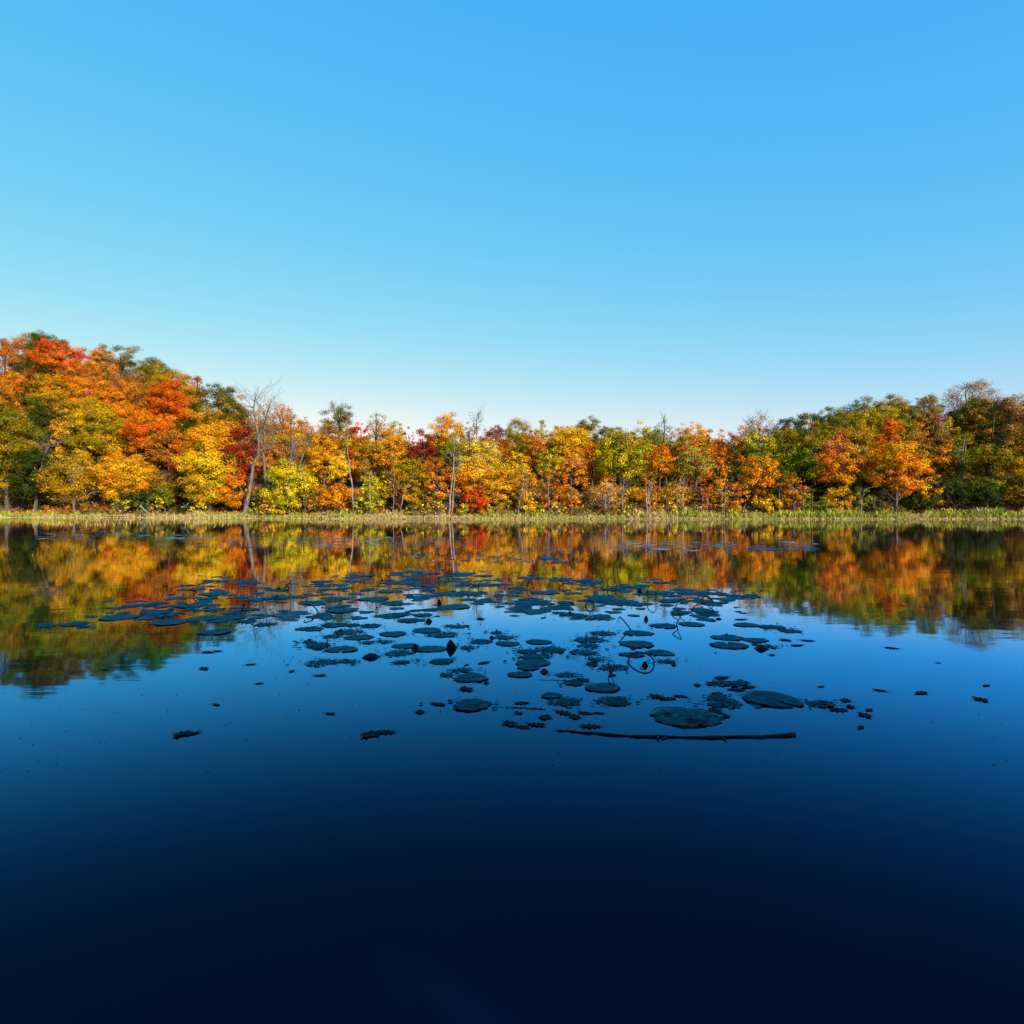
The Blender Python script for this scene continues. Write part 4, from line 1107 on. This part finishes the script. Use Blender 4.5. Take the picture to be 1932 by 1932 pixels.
def fallen(label, px, py, wpx, kind, seed, group=None):
    D = wd(py); R = wpx / 2 / F * D
    rng = np.random.default_rng(seed)
    pts = leaf_outline(kind); m = len(pts)
    rot = rng.uniform(-0.9, 0.9) + rng.choice([1.57, -1.57]); ca, sa = math.cos(rot), math.sin(rot)
    V = [(0, 0, 0.004)]
    curl = rng.uniform(0.03, 0.14)
    for (a, b) in pts:
        x, y = a * R, b * R
        z = 0.004 + curl * R * (a * a + 0.5 * b * b) * rng.uniform(0.3, 1.2)
        V.append((x * ca - y * sa, x * sa + y * ca, z))
    Ft = [(0, 1 + i, 1 + (i + 1) % m) for i in range(m)]
    me = bpy.data.meshes.new('fallen_leaf'); me.from_pydata(V, [], Ft); me.materials.append(M_FALLEN)
    o = link(bpy.data.objects.new('fallen_leaf', me)); o.location = (wx(px, D), D, 0.001)
    sm = o.modifiers.new('thickness', 'SOLIDIFY'); sm.thickness = 0.0015
    tag(o, label, 'fallen leaf', group or 'fallen leaves floating on the lake')
for i, (px, py, w_, k, lb) in enumerate([
    (342, 1386, 36, 'maple', 'left one of two overlapping floating leaves at the bottom left'), (362, 1385, 34, 'oval', 'right one of two overlapping floating leaves at the bottom left'),
    (700, 1386, 46, 'maple', 'large dark floating maple leaf at the bottom left of centre'), (728, 1382, 40, 'oak', 'floating oak leaf overlapping the large dark maple leaf'),
    (392, 1231, 28, 'oak', 'floating leaf nearest the reflection of the dark oak'), (410, 1229, 22, 'oval', 'thin floating leaf right of the one near the oak reflection'),
    (385, 1262, 28, 'oak', 'stalked floating leaf on blue water below the oak reflection'), (473, 1254, 22, 'oval', 'small floating leaf left of the pointed black one'),
    (551, 1267, 14, 'maple', 'small pointed black leaf on open blue water at the left'), (489, 1290, 18, 'oval', 'oval floating leaf below the pointed black leaf'),
    (408, 1330, 20, 'oval', 'dark oval leaf alone on the lower left water'), (604, 1275, 26, 'oak', 'faint oak leaf under the left raft'),
    (623, 1347, 22, 'oak', 'faint star shaped leaf alone on the lower water left of centre'), (199, 1324 - 60, 16, 'oval', 'oval leaf at the edge of the left tree reflection'),
    (793, 1344, 24, 'maple', 'small maple leaf left of the big pad at bottom centre'), (826, 1329, 34, 'oak', 'dark oak leaf touching the big pad at bottom centre'),
    (879, 1301, 34, 'maple', 'star shaped leaf below the twin pads'), (984, 1327, 32, 'oak', 'dark leaf in open water right of the big bottom pad'),
    (978, 1346, 20, 'maple', 'small leaf under the thin straw'), (962, 1366, 34, 'maple', 'leftmost leaf of the bottom group left of the long stick'),
    (985, 1372, 34, 'oak', 'middle leaf of the bottom group left of the long stick'), (1012, 1368, 40, 'oak', 'right leaf of the bottom group left of the long stick'),
    (1114, 1371, 44, 'oak', 'long leaf just above the long stick'), (1028, 1354, 32, 'maple', 'pale leaf above the bottom group'),
    (1062, 1345, 40, 'oak', 'leaf left of the dark pair at lower centre'), (1085, 1353, 30, 'maple', 'lower dark leaf of the dark pair at lower centre'),
    (1105, 1346, 32, 'oak', 'upper dark leaf of the dark pair at lower centre'), (1130, 1346, 24, 'oval', 'small leaf right of the dark pair at lower centre'),
    (1240, 1315, 34, 'maple', 'left leaf of the string of three right of centre'), (1262, 1319, 32, 'oak', 'middle leaf of the string of three right of centre'), (1284, 1314, 30, 'oak', 'right leaf of the string of three right of centre'),
    (1316, 1293, 18, 'maple', 'small dark leaf left of the leaf cluster'), (1362, 1279, 34, 'oak', 'topmost leaf of the leaf cluster above the big notched pad'),
    (1345, 1290, 30, 'maple', 'left leaf of the leaf cluster above the big notched pad'), (1378, 1292, 36, 'maple', 'middle leaf of the leaf cluster above the big notched pad'),
    (1398, 1288, 34, 'oak', 'upper right leaf of the leaf cluster above the big notched pad'), (1412, 1297, 34, 'oval', 'rightmost leaf of the leaf cluster above the big notched pad'),
    (1390, 1302, 36, 'oval', 'lowest leaf of the leaf cluster above the big notched pad'), (1352, 1309, 28, 'oak', 'leaf between the cluster and the ragged pads'),
    (1349, 1342, 34, 'maple', 'pale leaf on the far rim of the widest bottom pad'), (1368, 1352, 26, 'maple', 'dark leaf touching the right rim of the widest bottom pad'),
    (1258, 1348, 22, 'maple', 'dark leaf resting on the left of the widest bottom pad'), (1315, 1362, 46, 'maple', 'large dark leaf resting in the middle of the widest bottom pad'),
    (1596, 1322, 26, 'maple', 'leaf at the upper right of the ragged raft on the right'), (1582, 1340, 40, 'oak', 'dark leaf below the ragged raft on the right'), (1605, 1334, 22, 'maple', 'black upright looking leaf at the right of the ragged raft'),
    (1560, 1330, 36, 'maple', 'leaf on the left side of the ragged raft on the right'), (1632, 1350, 30, 'maple', 'pale leaf below and right of the ragged raft'), (1640, 1340, 22, 'oak', 'small pale leaf right of the ragged raft'),
    (1624, 1373, 24, 'oval', 'curled oval leaf on the lower right water'), (1549, 1296, 16, 'oval', 'small leaf alone above the ragged raft on the right'),
    (1660, 1303, 26, 'oval', 'very pale leaf on open water right of the ragged raft'), (1738, 1308, 34, 'oak', 'double lobed leaf alone on the right water'),
    (1682, 1223, 28, 'oak', 'dark leaf on the right water just below the tree reflection'), (1850, 1320, 30, 'maple', 'stalked leaf near the right edge'), (1861, 1294, 20, 'oval', 'leaf above the stalked one near the right edge'),
    (1523, 1209, 28, 'oval', 'narrow leaf right of the right raft'), (1504, 1218, 30, 'oak', 'bent leaf below the narrow one right of the right raft'), (1482, 1208, 24, 'maple', 'ragged leaf right of the right raft'),
    (1456, 1236, 14, 'maple', 'small pointed leaf below the right raft'), (1350, 1232, 8, 'oval', 'tiny round leaf left of the right raft'), (1398, 1169, 28, 'oak', 'dark leaf between the double arch and the right raft'),
    (1402, 1157, 20, 'oval', 'thin dark leaf right of the double arched stem'), (1020 - 107, 1251, 30, 'oak', 'thin leaf with raised stalk left of the stacked pads'), (1025, 1166, 16, 'oval', 'small leaf on the pale sky reflection'),
    (906, 1168, 22, 'maple', 'stalked leaf at the edge of the pale sky reflection'), (970, 1162, 20, 'oak', 'leaf behind the small one on the pale sky reflection'), (1116, 1194 + 60, 30, 'maple', 'leaf between the stacked pads and the small looped stem'),
    (1155, 1275, 22, 'oak', 'leaf at the foot of the small looped stem'), (1100, 1283, 30, 'maple', 'upright stalked leaf left of the round pad at lower centre'), (880, 1255, 14, 'oval', 'oval leaf above the twin pads'),
    (1741, 1145, 16, 'oval', 'dark leaf in the right orange reflection'), (1702, 1143, 14, 'oval', 'thin leaf in the right orange reflection'), (1770, 1251, 12, 'oval', 'tiny leaf alone on the far right water'), (1230, 1181, 14, 'oval', 'small leaf in front of the zigzag stem'),
]):
    fallen(lb, px, py, w_ * 1.1, k, 700 + i)

# specks of seed and duckweed: countless
rng = np.random.default_rng(77)
n = 5200
py = 990 + 470 * rng.random(n) ** 0.9
D = CAMH * F / (py - HOR)
px = rng.uniform(-40, 1980, n)
X = (px - 966) / F * D
s = rng.uniform(0.002, 0.0062, n) * (0.6 + D / 12) * np.where(rng.random(n) < 0.06, 2.2, 1)
th = rng.uniform(0, 3.14, n)
a = np.stack([np.cos(th) * s, np.sin(th) * s, 0 * s], 1); b = np.stack([-np.sin(th) * s * .5, np.cos(th) * s * .5, 0 * s], 1)
c = np.stack([X, D, np.full(n, 0.003)], 1)
v = np.stack([c - a, c - b, c + a, c + b], 1).reshape(-1, 3)
sp = obj_np('floating_specks', v, np.arange(len(v)).reshape(-1, 4), M_DARKLEAF)
tag(sp, 'tiny dark specks of seed and weed scattered over the blue water', 'floating specks', kind='stuff')

# weed fragments round the torn pads
n = 5200
base = [p for p in PADS if p[3] > 0.35]
idx = rng.integers(0, len(base), n)
bp_ = np.array(base)[idx]
px = bp_[:, 0] + rng.normal(size=n) * bp_[:, 2] * 0.45; py = bp_[:, 1] + rng.normal(size=n) * bp_[:, 2] * 0.08
py = np.maximum(py, 1060)
D = CAMH * F / (py - HOR); X = (px - 966) / F * D
s = rng.uniform(0.008, 0.045, n)
th = rng.uniform(0, 3.14, n); e = rng.uniform(0.2, 0.7, n)
a = np.stack([np.cos(th) * s, np.sin(th) * s, rng.random(n) * 0.006], 1); b = np.stack([-np.sin(th) * s * e, np.cos(th) * s * e, 0 * s], 1)
c = np.stack([X, D, np.full(n, 0.010)], 1)
v = np.stack([c - a, c - b, c + a, c + b], 1).reshape(-1, 3)
sp = obj_np('pond_weed', v, np.arange(len(v)).reshape(-1, 4), M_PAD)
tag(sp, 'scraps of torn pad and weed floating round the ragged lily pads', 'pond weed', kind='stuff')
